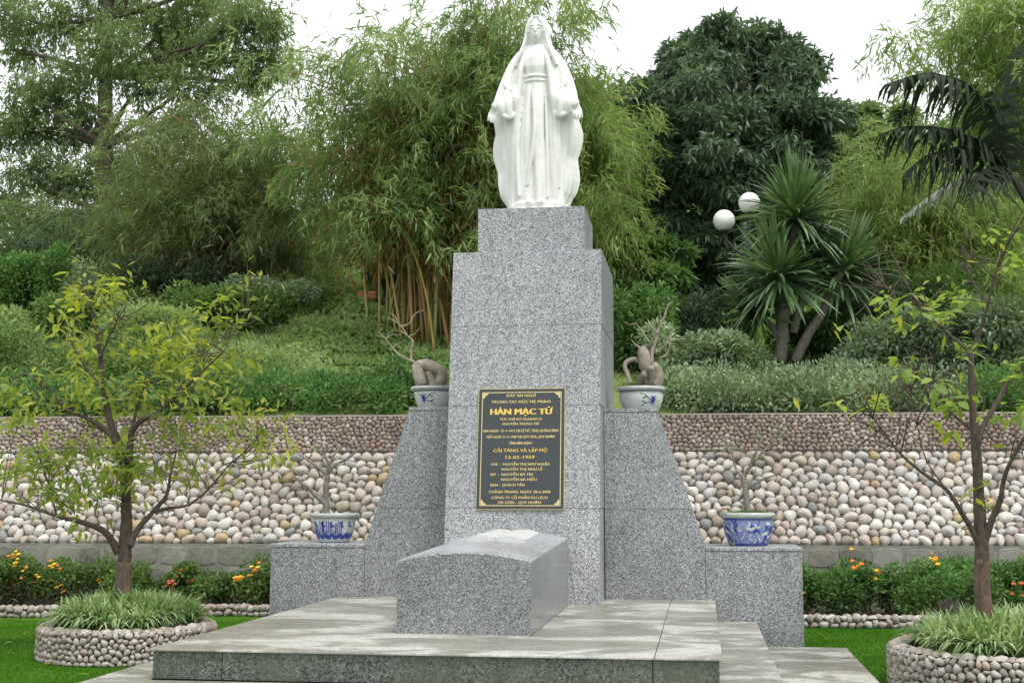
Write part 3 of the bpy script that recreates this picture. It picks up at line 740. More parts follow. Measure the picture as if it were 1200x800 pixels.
# ------------------------------------------------------------------ retaining wall
rng = np.random.default_rng(7)
def dome(seg, rings, seed, bulge=.75):
    """half pebble: flat back at z=0, unit radius"""
    r = random.Random(seed); ph = [r.random() * 6.28 for _ in range(4)]; am = [.05 + .11 * r.random() for _ in range(3)]
    sq = r.uniform(.0, .22)
    v = []; f = []
    for i in range(rings):
        e = i / rings * (PI / 2)
        for k in range(seg):
            a = 2 * PI * k / seg
            q = 1 + am[0] * math.sin(2 * a + ph[0]) + am[1] * math.sin(3 * a + ph[1]) + .5 * am[2] * math.sin(5 * a + ph[2]) + sq * (abs(math.sin(2 * a)) - .5) * .5
            v.append((math.cos(a) * math.cos(e) ** .8 * q, math.sin(a) * math.cos(e) ** .8 * q, bulge * math.sin(e) * (1 + .08 * math.sin(a + ph[3]))))
    v.append((0, 0, bulge))
    for i in range(rings - 1):
        for k in range(seg):
            k2 = (k + 1) % seg; f.append((i * seg + k, i * seg + k2, (i + 1) * seg + k2, (i + 1) * seg + k))
    m = (rings - 1) * seg
    for k in range(seg): f.append((m + k, m + (k + 1) % seg, len(v) - 1))
    return np.array(v), f
def pack(w, h, size, rng, iters=6, jit=.30, aspect=1.15, grade=None):
    """relaxed cells in a w x h rectangle: centres, axes, angles"""
    pts = []
    ny_ = max(1, round(h / (size / aspect ** .5)))
    for j in range(ny_):
        nx_ = max(1, round(w / (size * aspect ** .5)))
        for i in range(nx_):
            pts.append(((i + .5 + .5 * (j % 2) + jit * rng.normal()) / nx_ * w, (j + .5 + jit * .8 * rng.normal()) / ny_ * h))
    P = np.clip(np.array(pts), 0, [w, h])
    step = size / 6
    gx = np.arange(step / 2, w, step); gy = np.arange(step / 2, h, step)
    G = np.stack(np.meshgrid(gx, gy), -1).reshape(-1, 2)
    order = np.argsort(G[:, 0], kind='stable'); G = G[order]
    wt = rng.uniform(-.045, .045, len(P)) * size * size * 5
    def assign(P):
        out = np.empty(len(G), int); po = np.argsort(P[:, 0]); px_ = P[po, 0]
        for a in range(0, len(G), 4000):
            g = G[a:a + 4000]; lo = np.searchsorted(px_, g[0, 0] - 4 * size); hi = np.searchsorted(px_, g[-1, 0] + 4 * size); c = po[lo:hi]
            d = ((g[:, None] - P[None, c]) ** 2).sum(-1) - wt[None, c]
            out[a:a + 4000] = c[np.argmin(d, 1)]
        return out
    for _ in range(iters):
        A = assign(P); cnt = np.bincount(A, minlength=len(P)).astype(float); cnt[cnt == 0] = 1
        C = np.stack([np.bincount(A, G[:, k], len(P)) / cnt for k in (0, 1)], -1); ok = np.bincount(A, minlength=len(P)) > 0
        P[ok] = P[ok] * .35 + C[ok] * .65
    A = assign(P); out = []
    for i in range(len(P)):
        g = G[A == i]
        if len(g) < 6: continue
        c = g.mean(0); cv = np.cov((g - c).T) + np.eye(2) * 1e-9; w_, vv = np.linalg.eigh(cv)
        out.append((c[0], c[1], 2 * math.sqrt(w_[1]), 2 * math.sqrt(w_[0]), math.atan2(vv[1, 1], vv[0, 1])))
    return out
WR = .07
def wy(X): return WR * X
rw = empty('retaining_wall', (0, 15.0, 0), 'long garden retaining wall of pale cobbles under a band of small brown pebbles', 'wall')
X0, X1 = -11.5, 9.5
def wallpt(x, s, lo, hi):      # lo/hi: (Y offset, z); s in metres along the slope
    Ln = math.hypot(hi[0] - lo[0], hi[1] - lo[1]); t = s / Ln
    return np.array([x, lo[0] + (hi[0] - lo[0]) * t + wy(x), lo[1] + (hi[1] - lo[1]) * t])
LO, MI, TP = (14.55, .775), (15.20, 1.835), (15.46, 2.275)
Ln1 = math.hypot(MI[0] - LO[0], MI[1] - LO[1]); Ln2 = math.hypot(TP[0] - MI[0], TP[1] - MI[1])
def sheet(a, b, mat, name, back=.6):
    v = []
    for x in (X0, X1):
        v += [(x, a[0] + wy(x), a[1]), (x, b[0] + wy(x), b[1]), (x, b[0] + wy(x) + back, b[1]), (x, a[0] + wy(x) + back + .3, a[1])]
    MB().add(v, [(0, 4, 5, 1), (1, 5, 6, 2), (2, 6, 7, 3), (3, 7, 4, 0), (0, 1, 2, 3), (7, 6, 5, 4)]).build(name, mat, rw)
sheet((14.50, -.05), (14.50, .768), M['footing_mortar'], 'footing_core', .9)
sheet(LO, MI, M['mortar'], 'cobble_bed'); sheet((MI[0], MI[1] + .002), TP, M['mortar_dark'], 'pebble_bed')
sheet((TP[0] - .015, TP[1] + .001), (TP[0] - .015, TP[1] + .022), M['cap'], 'coping', .36)
def frame(a, b):
    ty = np.array([0, b[0] - a[0], b[1] - a[1]]); ty = ty / np.linalg.norm(ty); tx = np.array([1, WR, 0]); tx = tx / np.linalg.norm(tx)
    nn = np.cross(tx, ty); return tx, ty, nn
tx, ty, nn = frame(LO, MI)
cob = pack(X1 - X0, Ln1 - .01, .115, rng, 5, .32)
domes = [dome(10, 3, k, .80) for k in range(9)]
dmesh = []
for v, f in domes:
    m_ = MB().add(v, f).mesh('cobble', M['cobble'], True); dmesh.append(m_)
info = []
for c in cob:
    P = wallpt(X0 + c[0], c[1], LO, MI); p = proj(P)
    vis = -20 < p[0] < 1220 and 525 < p[1] < 645
    if 318 < p[0] < 940 and p[1] > 640: vis = False
    # hidden behind the monument
    t_ = np.clip((p[1] - 478) / 160, 0, 1)
    if 482 - 52 * t_ < p[0] < 768 + 55 * t_: vis = False
    info.append((vis * (c[2] * c[3]) * (15 / P[1]) ** 2, P, c))
info.sort(key=lambda q: -q[0])
fv = []; ff = []; nv = 0
for i, (sc, P, c) in enumerate(info):
    a = c[4]; ca, sa = math.cos(a), math.sin(a)
    ax = tx * ca + ty * sa; ay = -tx * sa + ty * ca
    dep = .5 * (c[2] + c[3]) * rng.uniform(.85, 1.15)
    k = int(rng.integers(len(domes)))
    R = np.stack([ax * c[2] * .99, ay * c[3] * .97, nn * dep], 1)
    B = P - nn * .012
    if i < 300 and sc > 0:
        o = link('cobble', dmesh[k], rw)
        o.matrix_parent_inverse = Matrix.Identity(4)
        off = Vector(rw.location)
        mw = Matrix(((R[0, 0], R[0, 1], R[0, 2], B[0] - off[0]), (R[1, 0], R[1, 1], R[1, 2], B[1] - off[1]), (R[2, 0], R[2, 1], R[2, 2], B[2] - off[2]), (0, 0, 0, 1)))
        o.matrix_basis = mw
    else:
        v, f = domes[k]; fv.append(v @ R.T + B); ff += [tuple(q + nv for q in t__) for t__ in f]; nv += len(v)
me = bpy.data.meshes.new('cobble_field'); me.from_pydata(np.concatenate(fv), [], ff); me.materials.append(M['cobble_fill']); setsmooth(me)
tag(link('cobble_field', me, rw), kind='stuff')
def pebble_sheet(name, cells, fn, mat, parent, rng, seg=7, rings=2, dp=1.0, bulge=.75):
    """fn(u,v) -> point, tangent u, tangent v, normal"""
    ds = [dome(seg, rings, 50 + k, bulge) for k in range(8)]
    fv = []; ff = []; nv = 0
    for c in cells:
        P, tu, tv_, n_ = fn(c[0], c[1]); ca, sa = math.cos(c[4]), math.sin(c[4])
        ax = tu * ca + tv_ * sa; ay = -tu * sa + tv_ * ca
        R = np.stack([ax * c[2] * .97, ay * c[3] * .97, n_ * .5 * (c[2] + c[3]) * dp * rng.uniform(.8, 1.3)], 1)
        v, f = ds[int(rng.integers(8))]; fv.append(v @ R.T + P - n_ * .004); ff += [tuple(q + nv for q in t_) for t_ in f]; nv += len(v)
    me = bpy.data.meshes.new(name); me.from_pydata(np.concatenate(fv), [], ff); me.materials.append(mat); setsmooth(me)
    return tag(link(name, me, parent), kind='stuff')
tx2, ty2, nn2 = frame(MI, TP)
pebble_sheet('pebble_band', pack(X1 - X0, Ln2 - .01, .058, rng, 3, .32), lambda u, v: (wallpt(X0 + u, v, MI, TP), tx2, ty2, nn2), M['pebble'], rw, rng, 8, 2, 1.1)
# rough squared stones of the footing
x = -9.2
rs = random.Random(4)
for row, (z0, z1) in enumerate(((.51, .758), (.26, .505), (.02, .255))):
    x = -9.0 + .15 * row
    while x < 7.0:
        w = rs.uniform(.26, .40); h0 = z0 + rs.uniform(.005, .025); h1 = z1 - rs.uniform(.005, .03)
        pts = []; n = 14; sh = rs.uniform(-.02, .02)
        for k in range(n):
            a = 2 * PI * (k + .5) / n; cx, cy = math.cos(a), math.sin(a)
            q = (abs(cx) ** 9 + abs(cy) ** 9) ** (-1 / 9) * rs.uniform(.93, 1.0)
            pts.append((x + w / 2 + cx * q * (w / 2 - .016) + sh * cy, (h0 + h1) / 2 + cy * q * (h1 - h0) / 2))
        d = rs.uniform(.004, .012)
        v = [(p[0], 14.505 + wy(p[0]), p[1]) for p in pts]
        mxx = sum(p[0] for p in pts) / n; mz = sum(p[1] for p in pts) / n
        v += [(mxx + (p[0] - mxx) * .95, 14.5 - d * rs.uniform(.6, 1.2) + wy(p[0]), mz + (p[1] - mz) * .93) for p in pts] + [(mxx, 14.5 - d * 1.5 + wy(mxx), mz)]
        f = [(n + i, n + (i + 1) % n, 2 * n) for i in range(n)] + [(i, (i + 1) % n, (i + 1) % n + n, i + n) for i in range(n)]
        if not (-1.7 < x < 1.2): MB().add(v, f).build('footing_stone', M['footing_stone'], rw)
        x += w

# ------------------------------------------------------------------ pebble kerbs and beds
def kerb(label, pts, name='pebble_kerb'):
    e = empty(name, (pts[0][0], pts[0][1], 0), label, 'kerb')
    P = np.array(pts); seg = np.linalg.norm(np.diff(P, axis=0), axis=1); cum = np.concatenate([[0], np.cumsum(seg)])
    tot = cum[-1]; hgt = .10; wid = .13
    def pt(s): return np.array([np.interp(s, cum, P[:, 0]), np.interp(s, cum, P[:, 1])])
    n = 40; v = []; f = []
    for i in range(n + 1):
        a = pt(tot * i / n); d = pt(min(tot, tot * i / n + .05)) - pt(max(0, tot * i / n - .05)); d /= np.linalg.norm(d); nr = np.array([d[1], -d[0]])
        fr = a + nr * 0; bk_ = a - nr * wid
        v += [(*fr, -.02), (*fr, hgt), (*bk_, hgt), (*bk_, -.02)]
    for i in range(n):
        o = 4 * i; f += [(o, o + 4, o + 5, o + 1), (o + 1, o + 5, o + 6, o + 2), (o + 2, o + 6, o + 7, o + 3)]
    f += [(0, 1, 2, 3), (4 * n + 3, 4 * n + 2, 4 * n + 1, 4 * n)]
    MB().add(v, f).build('kerb_core', M['mortar'], e)
    cells = pack(tot, hgt + wid, .066, rng, 4, .3, 1.4)
    def fn(u, w):
        a = pt(u); d = pt(min(tot, u + .05)) - pt(max(0, u - .05)); d /= np.linalg.norm(d); nr = np.array([d[1], -d[0]])
        if w < hgt: return np.array([*a, w]), np.array([*d, 0]), np.array([0, 0, 1.]), np.array([*nr, 0])
        return np.array([*(a - nr * (w - hgt)), hgt]), np.array([*d, 0]), np.array([*(-nr), 0]), np.array([0, 0, 1.])
    pebble_sheet('pebbles', cells, fn, M['pebble_pale'], e, rng, 8, 2)
kerb('low pebble kerb edging the flower bed behind the wide leafy tree', [(-8.2, 13.0), (-6.0, 13.2), (-5.0, 13.35), (-4.6, 13.6), (-3.6, 13.75), (-2.2, 13.6)])
kerb('low pebble kerb edging the flower bed behind the sparse bare tree', [(1.6, 13.4), (2.6, 13.35), (3.6, 13.45), (4.6, 13.7), (6.4, 13.8)])
for pts in ([(-8.2, 13.1), (-6.0, 13.3), (-5.0, 13.45), (-4.6, 13.7), (-3.6, 13.85), (-1.5, 13.7)], [(1.5, 13.5), (2.6, 13.45), (3.6, 13.55), (4.6, 13.8), (6.4, 13.9)]):
    v = [(x, y, .055) for x, y in pts] + [(x, 14.52 + wy(x), .07) for x, y in pts]; n = len(pts)
    tag(MB().add(v, [(i, i + 1, i + 1 + n, i + n) for i in range(n - 1)]).build('flower_bed', M['soil']), kind='structure')

# ------------------------------------------------------------------ round planters
def planter(c, r, h, label, plabel, seed):
    e = empty('round_planter', (c[0], c[1], 0), label, 'planter', 'round pebble planters on the lawn')
    MB().lathe([(r, -.03), (r, h), (r - .12, h), (r - .12, h - .06), (.02, h - .05)], (c[0], c[1], 0), 56).build('core', M['mortar_dark'], e)
    circ = 2 * PI * r
    cells = pack(circ, h, .050, rng, 4, .3, 1.25)
    def fn(u, w):
        a = u / r; n_ = np.array([math.cos(a), math.sin(a), 0]); return np.array([c[0], c[1], 0]) + n_ * r + np.array([0, 0, w]), np.array([-math.sin(a), math.cos(a), 0]), np.array([0, 0, 1.]), n_
    pebble_sheet('side_pebbles', cells, fn, M['pebble_pale'], e, rng, 8, 2)
    cells = pack(2 * PI * (r - .06), .12, .07, rng, 4, .3, 1.2)
    def fn2(u, w):
        a = u / (r - .06); n_ = np.array([math.cos(a), math.sin(a), 0]); return np.array([c[0], c[1], h]) + n_ * (r - w), np.array([-math.sin(a), math.cos(a), 0]), -n_, np.array([0, 0, 1.])
    pebble_sheet('rim_pebbles', cells, fn2, M['pebble_pale'], e, rng, 8, 2)
    MB().lathe([(r - .122, h - .055), (r - .3, h - .01), (.03, h + .03)], (c[0], c[1], 0), 40).build('soil', M['soil'], e)
    # strap-leaved plants: arching blades, three segments each
    pt_ = empty('strap_leaf_plants', (c[0], c[1], h), plabel, 'plant', 'strap-leaved plants in the round planters')
    g = np.random.default_rng(seed); N = 6500
    rr = (r - .17) * np.sqrt(g.random(N)); aa = g.random(N) * 2 * PI
    # tufts
    T = 120; tr = (r - .20) * np.sqrt(g.random(T)); ta = g.random(T) * 2 * PI; k = g.integers(T, size=N)
    bx = c[0] + tr[k] * np.cos(ta[k]) + g.normal(size=N) * .02; by = c[1] + tr[k] * np.sin(ta[k]) + g.normal(size=N) * .02
    out = g.random(N) * 2 * PI; lean = g.uniform(.45, 1.45, N); Lb = g.uniform(.20, .34, N)
    dh = np.stack([np.cos(out), np.sin(out)], -1)
    rad_out = np.stack([np.cos(ta[k]), np.sin(ta[k])], -1); dh = unit(dh + .75 * rad_out * (tr[k] / r)[:, None]); Lb = Lb * (1.40 - .55 * tr[k] / r)
    W = g.uniform(.006, .011, N)
    base = np.stack([bx, by, np.full(N, h - .02)], -1); V = []
    sd_ = np.stack([-dh[:, 1], dh[:, 0], np.zeros(N)], -1)
    for t_, w_ in ((0, .7), (.4, 1), (.75, .85), (1.0, .12)):
        hor = Lb * lean * (t_ ** 1.25) * .66; ver = Lb * (t_ * 1.15 - .72 * lean * t_ ** 2.3)
        p = base + np.concatenate([dh * hor[:, None], ver[:, None]], 1)
        V += [p - sd_ * (W * w_)[:, None], p + sd_ * (W * w_)[:, None]]
    V = np.stack(V, 1).reshape(-1, 3); b_ = np.arange(N)[:, None] * 8
    Q = np.concatenate([b_ + np.array([0, 1, 3, 2]), b_ + np.array([2, 3, 5, 4]), b_ + np.array([4, 5, 7, 6])], 0)
    tag(link('blades', np_mesh('blades', V, Q, M['lf_strap'], True), pt_), kind='stuff')
    return e
PLC = (-3.22, 10.20); PRC = (3.56, 9.40)
planter(PLC, .70, .255, 'round pebble-faced planter holding the wide leafy tree', 'striped strap-leaved plants around the wide leafy tree', 3)
planter(PRC, .80, .27, 'round pebble-faced planter holding the sparse bare-branched tree', 'striped strap-leaved plants around the sparse bare-branched tree', 5)

# ------------------------------------------------------------------ young trees in the planters
def leaf_mesh(name, mat, seed, w=.42):
    r = random.Random(seed); v = []; f = []
    for i, (t, ww) in enumerate(((0, .06), (.3, .9), (.6, 1.0), (.85, .55), (1.0, .02))):
        zc = -.28 * t * t; ww *= w / 2
        v += [(t, -ww, zc + .22 * ww + r.uniform(-.02, .02)), (t, 0, zc), (t, ww, zc + .22 * ww + r.uniform(-.02, .02))]
    for i in range(4):
        o = 3 * i; f += [(o, o + 3, o + 4, o + 1), (o + 1, o + 4, o + 5, o + 2)]
    return MB().add(v, f).mesh(name, mat, True)
LM = {k: [leaf_mesh('leaf', M[k], s) for s in range(4)] for k in ('lf_tree', 'lf_tree_green')}
def put_leaf(parent, off, kind, P, d, up, size, r):
    d = np.array(d) / np.linalg.norm(d); s = np.cross(up, d); s /= np.linalg.norm(s) + 1e-9; n = np.cross(d, s)
    o = bpy.data.objects.new('leaf', LM[kind][r.randrange(4)]); COL.objects.link(o); o.parent = parent
    Q = np.array(P) - off
    o.matrix_basis = Matrix(((d[0] * size, s[0] * size, n[0] * size, Q[0]), (d[1] * size, s[1] * size, n[1] * size, Q[1]), (d[2] * size, s[2] * size, n[2] * size, Q[2]), (0, 0, 0, 1)))
    return o
def young_tree(label, base, Y, limbs, clusters, seed, bare=False, nleaf=290, fill=0, mat='bark_red', ntw=50):
    r = random.Random(seed)
    e = empty('planted_tree', tuple(base), label, 'tree', 'young trees in round planters')
    off = np.array(base)
    ends = []
    for i, (pts, r0, r1, dep) in enumerate(limbs):
        W = []; n = len(pts)
        for k, (px, py) in enumerate(pts):
            W.append(at(px, py, Y + dep * (k / (n - 1)) ** 1.2))
        if i == 0: W = [np.array([base[0], base[1], base[2] - .12])] + W; 
        R = [r0 + (r1 - r0) * (k / (len(W) - 1)) ** .8 for k in range(len(W))]
        MB().tube(W, R, 9 if r0 > .02 else 6, 4, .22, r).build('trunk' if i == 0 else 'branch', M[mat], e, True)
        ends.append(W)
        if i == 0:
            MB().tube(W[:3], [x_ * 1.03 for x_ in R[:3]], 12, 6, .03, r).build('painted_band', M['trunk_paint'], e, True)
    # twigs joined to the nearest limb, leaves at their ends
    allp = np.concatenate([np.array(W)[1:] for W in ends])
    tw = MB(); cnt = 0; spots = []
    for (px, py, sp, n, kind) in clusters:
        for _ in range(n):
            d0 = Y + r.gauss(0, .28)
            P = at(px + r.gauss(0, sp), py + r.gauss(0, sp * .8), d0)
            j = int(np.argmin(((allp - P) ** 2).sum(1))); S = allp[j]
            if np.linalg.norm(P - S) > .75: P = S + (P - S) * (.75 / np.linalg.norm(P - S))
            mid = (S + P) / 2 + np.array([r.gauss(0, .03), r.gauss(0, .03), r.uniform(-.05, .02)])
            tw.tube([S, mid, P], [.005, .0038, .002], 4, 3)
            spots.append((P, P - S, kind))
    tag(tw.build('twigs', M[mat], e, True), kind='stuff')
    bt = MB()
    for _ in range(ntw):
        W = ends[r.randrange(1, len(ends))]; k = r.randrange(len(W) // 2, len(W) - 1); t_ = r.random(); S = np.array(W[k]) * (1 - t_) + np.array(W[k + 1]) * t_
        ax_ = np.array(W[k + 1]) - np.array(W[k]); ax_ = ax_ / (np.linalg.norm(ax_) + 1e-6)
        d = ax_ * .7 + np.array([r.gauss(0, .55), r.gauss(0, .45), r.gauss(.25, .45)]); d /= np.linalg.norm(d); Lt = r.uniform(.12, .42)
        m_ = S + d * Lt * .5 + np.array([r.gauss(0, .02), r.gauss(0, .02), r.gauss(0, .02)]); E_ = S + d * Lt + np.array([0, 0, r.uniform(-.02, .05)])
        bt.tube([S, m_, E_], [.006, .0042, .002], 4, 3)
        d2 = d + np.array([r.gauss(0, .5), r.gauss(0, .4), r.gauss(0, .5)]); bt.tube([m_, m_ + d2 * Lt * .3], [.0036, .0018], 4, 2)
    tag(bt.build('bare_twigs', M[mat], e, True), kind='stuff')
    per = max(1, round(nleaf / max(1, len(spots)))); 
    for P, dv, kind in spots:
        for k in range(per):
            if cnt >= nleaf: break
            a = r.uniform(0, 2 * PI); dv_ = dv / (np.linalg.norm(dv) + 1e-6)
            d = np.array([math.cos(a), math.sin(a), r.uniform(-.55, .35)]) + .5 * dv_
            put_leaf(e, off, kind, P + np.array([r.gauss(0, .02), r.gauss(0, .02), r.gauss(0, .02)]), d, (r.gauss(0, .3), r.gauss(0, .3), 1), r.uniform(.085, .15), r); cnt += 1
    if fill:
        g = np.random.default_rng(seed); PP = np.array([s[0] for s in spots]); k = g.integers(len(PP), size=fill)
        B = PP[k] + g.normal(size=(fill, 3)) * .085
        Dd = g.normal(size=(fill, 3)) + np.array([0, 0, -.3])
        tag(leaves('small_leaves', B, Dd, g.uniform(.07, .13, fill), g.uniform(.026, .046, fill), M['lf_tree_fill'], e, g, .15, .8), kind='stuff')
    return e
YL = PLC[1]
limbs = [([(145, 690), (146, 659), (148, 620), (148, 589), (144, 535), (131, 500), (121, 454), (117, 412), (108, 366), (101, 332)], .078, .006, .15),
         ([(148, 585), (151, 540), (155, 505), (168, 491), (182, 486), (202, 468), (232, 440), (262, 412)], .040, .005, -.35),
         ([(139, 648), (123, 623), (97, 612), (66, 604), (31, 592), (2, 586)], .036, .005, -.4),
         ([(152, 640), (160, 622), (177, 602), (195, 580), (200, 555), (207, 528)], .034, .006, .3),
         ([(180, 599), (198, 595), (221, 591), (246, 571), (272, 541), (306, 518)], .017, .004, -.3),
         ([(138, 520), (122, 502), (100, 489), (77, 479), (56, 454), (30, 438)], .030, .005, .4),
         ([(155, 505), (160, 480), (169, 448), (180, 412), (188, 386)], .016, .004, .35),
         ([(182, 486), (205, 462), (241, 412), (278, 386), (302, 330)], .014, .003, .2),
         ([(117, 420), (128, 395), (140, 372)], .010, .003, -.2), ([(66, 604), (58, 570), (46, 536)], .010, .003, .2),
         ([(121, 454), (100, 430), (84, 400), (76, 370)], .011, .003, .3), ([(165, 620), (176, 640), (190, 652)], .0, .0, 0)][:-1]
cl = [(105, 345, 16, 6, 'lf_tree'), (80, 380, 14, 4, 'lf_tree'), (130, 340, 12, 4, 'lf_tree'), (215, 375, 18, 6, 'lf_tree'), (262, 372, 18, 5, 'lf_tree'), (255, 420, 22, 10, 'lf_tree'), (205, 410, 22, 9, 'lf_tree'), (160, 415, 22, 8, 'lf_tree'),
      (95, 430, 20, 8, 'lf_tree'), (40, 460, 24, 8, 'lf_tree_green'), (15, 480, 18, 4, 'lf_tree_green'), (115, 470, 20, 8, 'lf_tree_green'), (175, 470, 24, 10, 'lf_tree_green'), (235, 470, 26, 9, 'lf_tree_green'), (280, 480, 18, 4, 'lf_tree_green'),
      (145, 535, 24, 14, 'lf_tree_green'), (150, 570, 18, 9, 'lf_tree_green'), (60, 560, 26, 9, 'lf_tree_green'), (25, 540, 22, 7, 'lf_tree_green'), (90, 590, 20, 6, 'lf_tree_green'), (200, 540, 22, 7, 'lf_tree_green'), (290, 525, 18, 6, 'lf_tree_green'), (310, 500, 12, 4, 'lf_tree_green'), (255, 550, 12, 3, 'lf_tree_green'), (302, 330, 8, 2, 'lf_tree'), (55, 520, 16, 5, 'lf_tree_green')]
young_tree('wide young tree with yellow-green leaves and low spreading branches in round planter', (PLC[0], PLC[1], .255), YL, limbs, cl, 11, nleaf=300, fill=2300)
YR = PRC[1]
limbs = [([(1154, 715), (1151, 655), (1149, 616), (1147, 582), (1145, 540), (1142, 507), (1139, 455), (1138, 412)], .066, .020, .0),
         ([(1138, 414), (1124, 401), (1103, 384), (1070, 346), (1038, 281)], .016, .003, .2), ([(1138, 414), (1148, 389), (1158, 355), (1167, 318), (1186, 274)], .017, .004, -.2),
         ([(1150, 645), (1141, 625), (1126, 599), (1109, 573), (1080, 553), (1054, 530), (1026, 493), (1008, 470)], .026, .003, -.3),
         ([(1144, 520), (1152, 500), (1167, 473), (1180, 450), (1199, 431), (1222, 410)], .026, .006, .3), ([(1152, 640), (1161, 612), (1172, 586), (1179, 553), (1200, 513), (1225, 480)], .030, .008, -.3),
         ([(1144, 512), (1134, 500), (1115, 484), (1098, 462), (1086, 432)], .015, .003, .25), ([(1115, 484), (1092, 470), (1072, 440)], .006, .002, -.2),
         ([(1109, 573), (1086, 540), (1075, 500), (1066, 450)], .007, .002, .2), ([(1158, 355), (1140, 330), (1138, 300)], .006, .002, .1), ([(1070, 346), (1048, 342), (1030, 330)], .005, .002, .1)]
cl = [(1050, 355, 10, 3, 'lf_tree_green'), (1085, 350, 12, 4, 'lf_tree_green'), (1060, 385, 6, 2, 'lf_tree_green'), (1120, 345, 10, 3, 'lf_tree_green'), (1150, 352, 8, 2, 'lf_tree_green'), (1110, 378, 14, 4, 'lf_tree_green'), (1185, 285, 9, 4, 'lf_tree_green'), (1170, 300, 8, 2, 'lf_tree_green'),
      (1130, 412, 8, 3, 'lf_tree_green'), (1060, 428, 10, 3, 'lf_tree_green'), (1105, 460, 12, 5, 'lf_tree_green'), (1130, 468, 10, 3, 'lf_tree_green'), (1010, 475, 10, 3, 'lf_tree'), (1195, 430, 10, 4, 'lf_tree_green'), (1190, 475, 12, 4, 'lf_tree_green'), (1150, 480, 8, 2, 'lf_tree_green'),
      (1035, 475, 8, 2, 'lf_tree_green'), (1145, 590, 10, 2, 'lf_tree'), (1110, 500, 10, 2, 'lf_tree'), (985, 385, 8, 1, 'lf_tree_green'), (1190, 540, 12, 3, 'lf_tree')]
young_tree('sparse young tree with bare thin branches and few bright leaves in round planter', (PRC[0], PRC[1], .27), YR, limbs, cl, 23, nleaf=230, fill=130, ntw=75)

# ------------------------------------------------------------------ flower-bed shrubs
def shrub(name, label, cat, c, rx, ry, h, n, mat, g, L=(.03, .06), wr=.5, group=None, z0=.05, lumps=14, stems=6, flowers=0, fcols=None, dry=0):
    e = empty(name, (c[0], c[1], z0), label, cat, group)
    lu = g.normal(size=(lumps, 3)) * .42; lu = np.clip(lu, -.85, .85); lu[:, 2] = g.uniform(.28, .88, lumps)
    k = g.integers(lumps, size=n); q = unit(g.normal(size=(n, 3))) * (g.random(n) ** .4)[:, None]
    P = lu[k] + q * np.array([.34, .34, .26])
    P = P * np.array([rx, ry, h]); P[:, 2] = np.clip(P[:, 2], .02, None)
    Dd = q + g.normal(size=(n, 3)) * .6 + np.array([0, -.1, .25])
    Lf = g.uniform(*L, n)
    tag(leaves('foliage', P + np.array([c[0], c[1], z0]), Dd, Lf, Lf * wr, M[mat], e, g, .1, .8), kind='stuff')
    if dry:
        m_ = dry; k = g.integers(lumps, size=m_); P = lu[k] * np.array([rx, ry, h * .5]) + g.normal(size=(m_, 3)) * np.array([.1, .1, .06]); P[:, 2] = np.abs(P[:, 2])
        tag(leaves('dry_undergrowth', P + np.array([c[0], c[1], z0]), g.normal(size=(m_, 3)) + [0, 0, .8], g.uniform(.06, .14, m_), .008, M['lf_dry'], e, g, .1, .3), kind='stuff')
    st = MB()
    for i in range(stems):
        q_ = lu[i % lumps] * np.array([rx, ry, h]); st.tube([(c[0] + q_[0] * .2, c[1] + q_[1] * .2, z0 - .03), (c[0] + q_[0] * .6, c[1] + q_[1] * .6, z0 + q_[2] * .55), (c[0] + q_[0], c[1] + q_[1], z0 + q_[2])], [.008, .006, .003], 5, 3)
    tag(st.build('stems', M['bark'], e, True), kind='stuff')
    fc_ = [(int(g.integers(lumps)), g.normal() * .2, -.30 * abs(g.normal()) - .12, .05 + .22 * g.random()) for _ in range(max(1, flowers // 3))]
    for i in range(int(flowers * 1.8)):
        j, fa_, fb_, fz_ = fc_[int(g.integers(len(fc_)))]; p = lu[j] + np.array([fa_ + g.normal() * .09, fb_ + g.normal() * .04, fz_ + g.normal() * .07])
        p = p * np.array([rx, ry, h]) + np.array([c[0], c[1], z0]); rf = g.uniform(.016, .028)
        b = MB()
        for a in range(9):
            an = 2.4 * a; rr = rf * math.sqrt(a / 9); x_, y_, z_ = p[0] + rr * math.cos(an), p[1] + rr * math.sin(an) * .7 - .006, p[2] + .4 * rr * math.sin(an) + .004
            s_ = rf * .42; b.add([(x_ - s_, y_, z_), (x_, y_ - s_ * .6, z_ - s_), (x_ + s_, y_, z_), (x_, y_ + s_ * .4, z_ + s_), (x_, y_ - s_, z_ + .2 * s_)], [(0, 1, 4), (1, 2, 4), (2, 3, 4), (3, 0, 4)])
        b.build('flower', M[fcols[int(g.integers(len(fcols)))]], e)
    return e
g = np.random.default_rng(21)
FB = [(-6.55, 13.85, .55, .40, .58, 'lantana shrub crowded with orange and yellow flowers beside the edge of the bed', 34, ['fl_orange', 'fl_yellow', 'fl_orange']),
      (-5.75, 13.95, .55, .36, .50, 'lantana shrub with scattered yellow flowers beside the crowded orange one', 14, ['fl_yellow', 'fl_orange']),
      (-4.95, 14.0, .42, .32, .48, 'small thin lantana shrub with a few amber flowers behind leafy tree trunk', 7, ['fl_orange']),
      (-4.15, 14.1, .45, .30, .46, 'straggly lantana shrub with salmon flowers behind leafy tree', 9, ['fl_pink', 'fl_red', 'fl_orange']),
      (-3.35, 14.1, .55, .34, .60, 'tall lantana shrub with a bright cluster of orange flowers next to granite ledge', 26, ['fl_orange', 'fl_yellow', 'fl_orange']),
      (-2.55, 14.2, .50, .32, .48, 'plain green lantana shrub tucked against the end of the granite ledge', 2, ['fl_orange'])]
for x, y, rx, ry, h, lab, nf, fc in FB:
    shrub('lantana_shrub', lab, 'shrub', (x, y), rx, ry, h, 4200, 'lf_lantana', g, (.035, .065), .6, 'lantana shrubs in the flower beds', .05, 14, 7, nf, fc, 500)
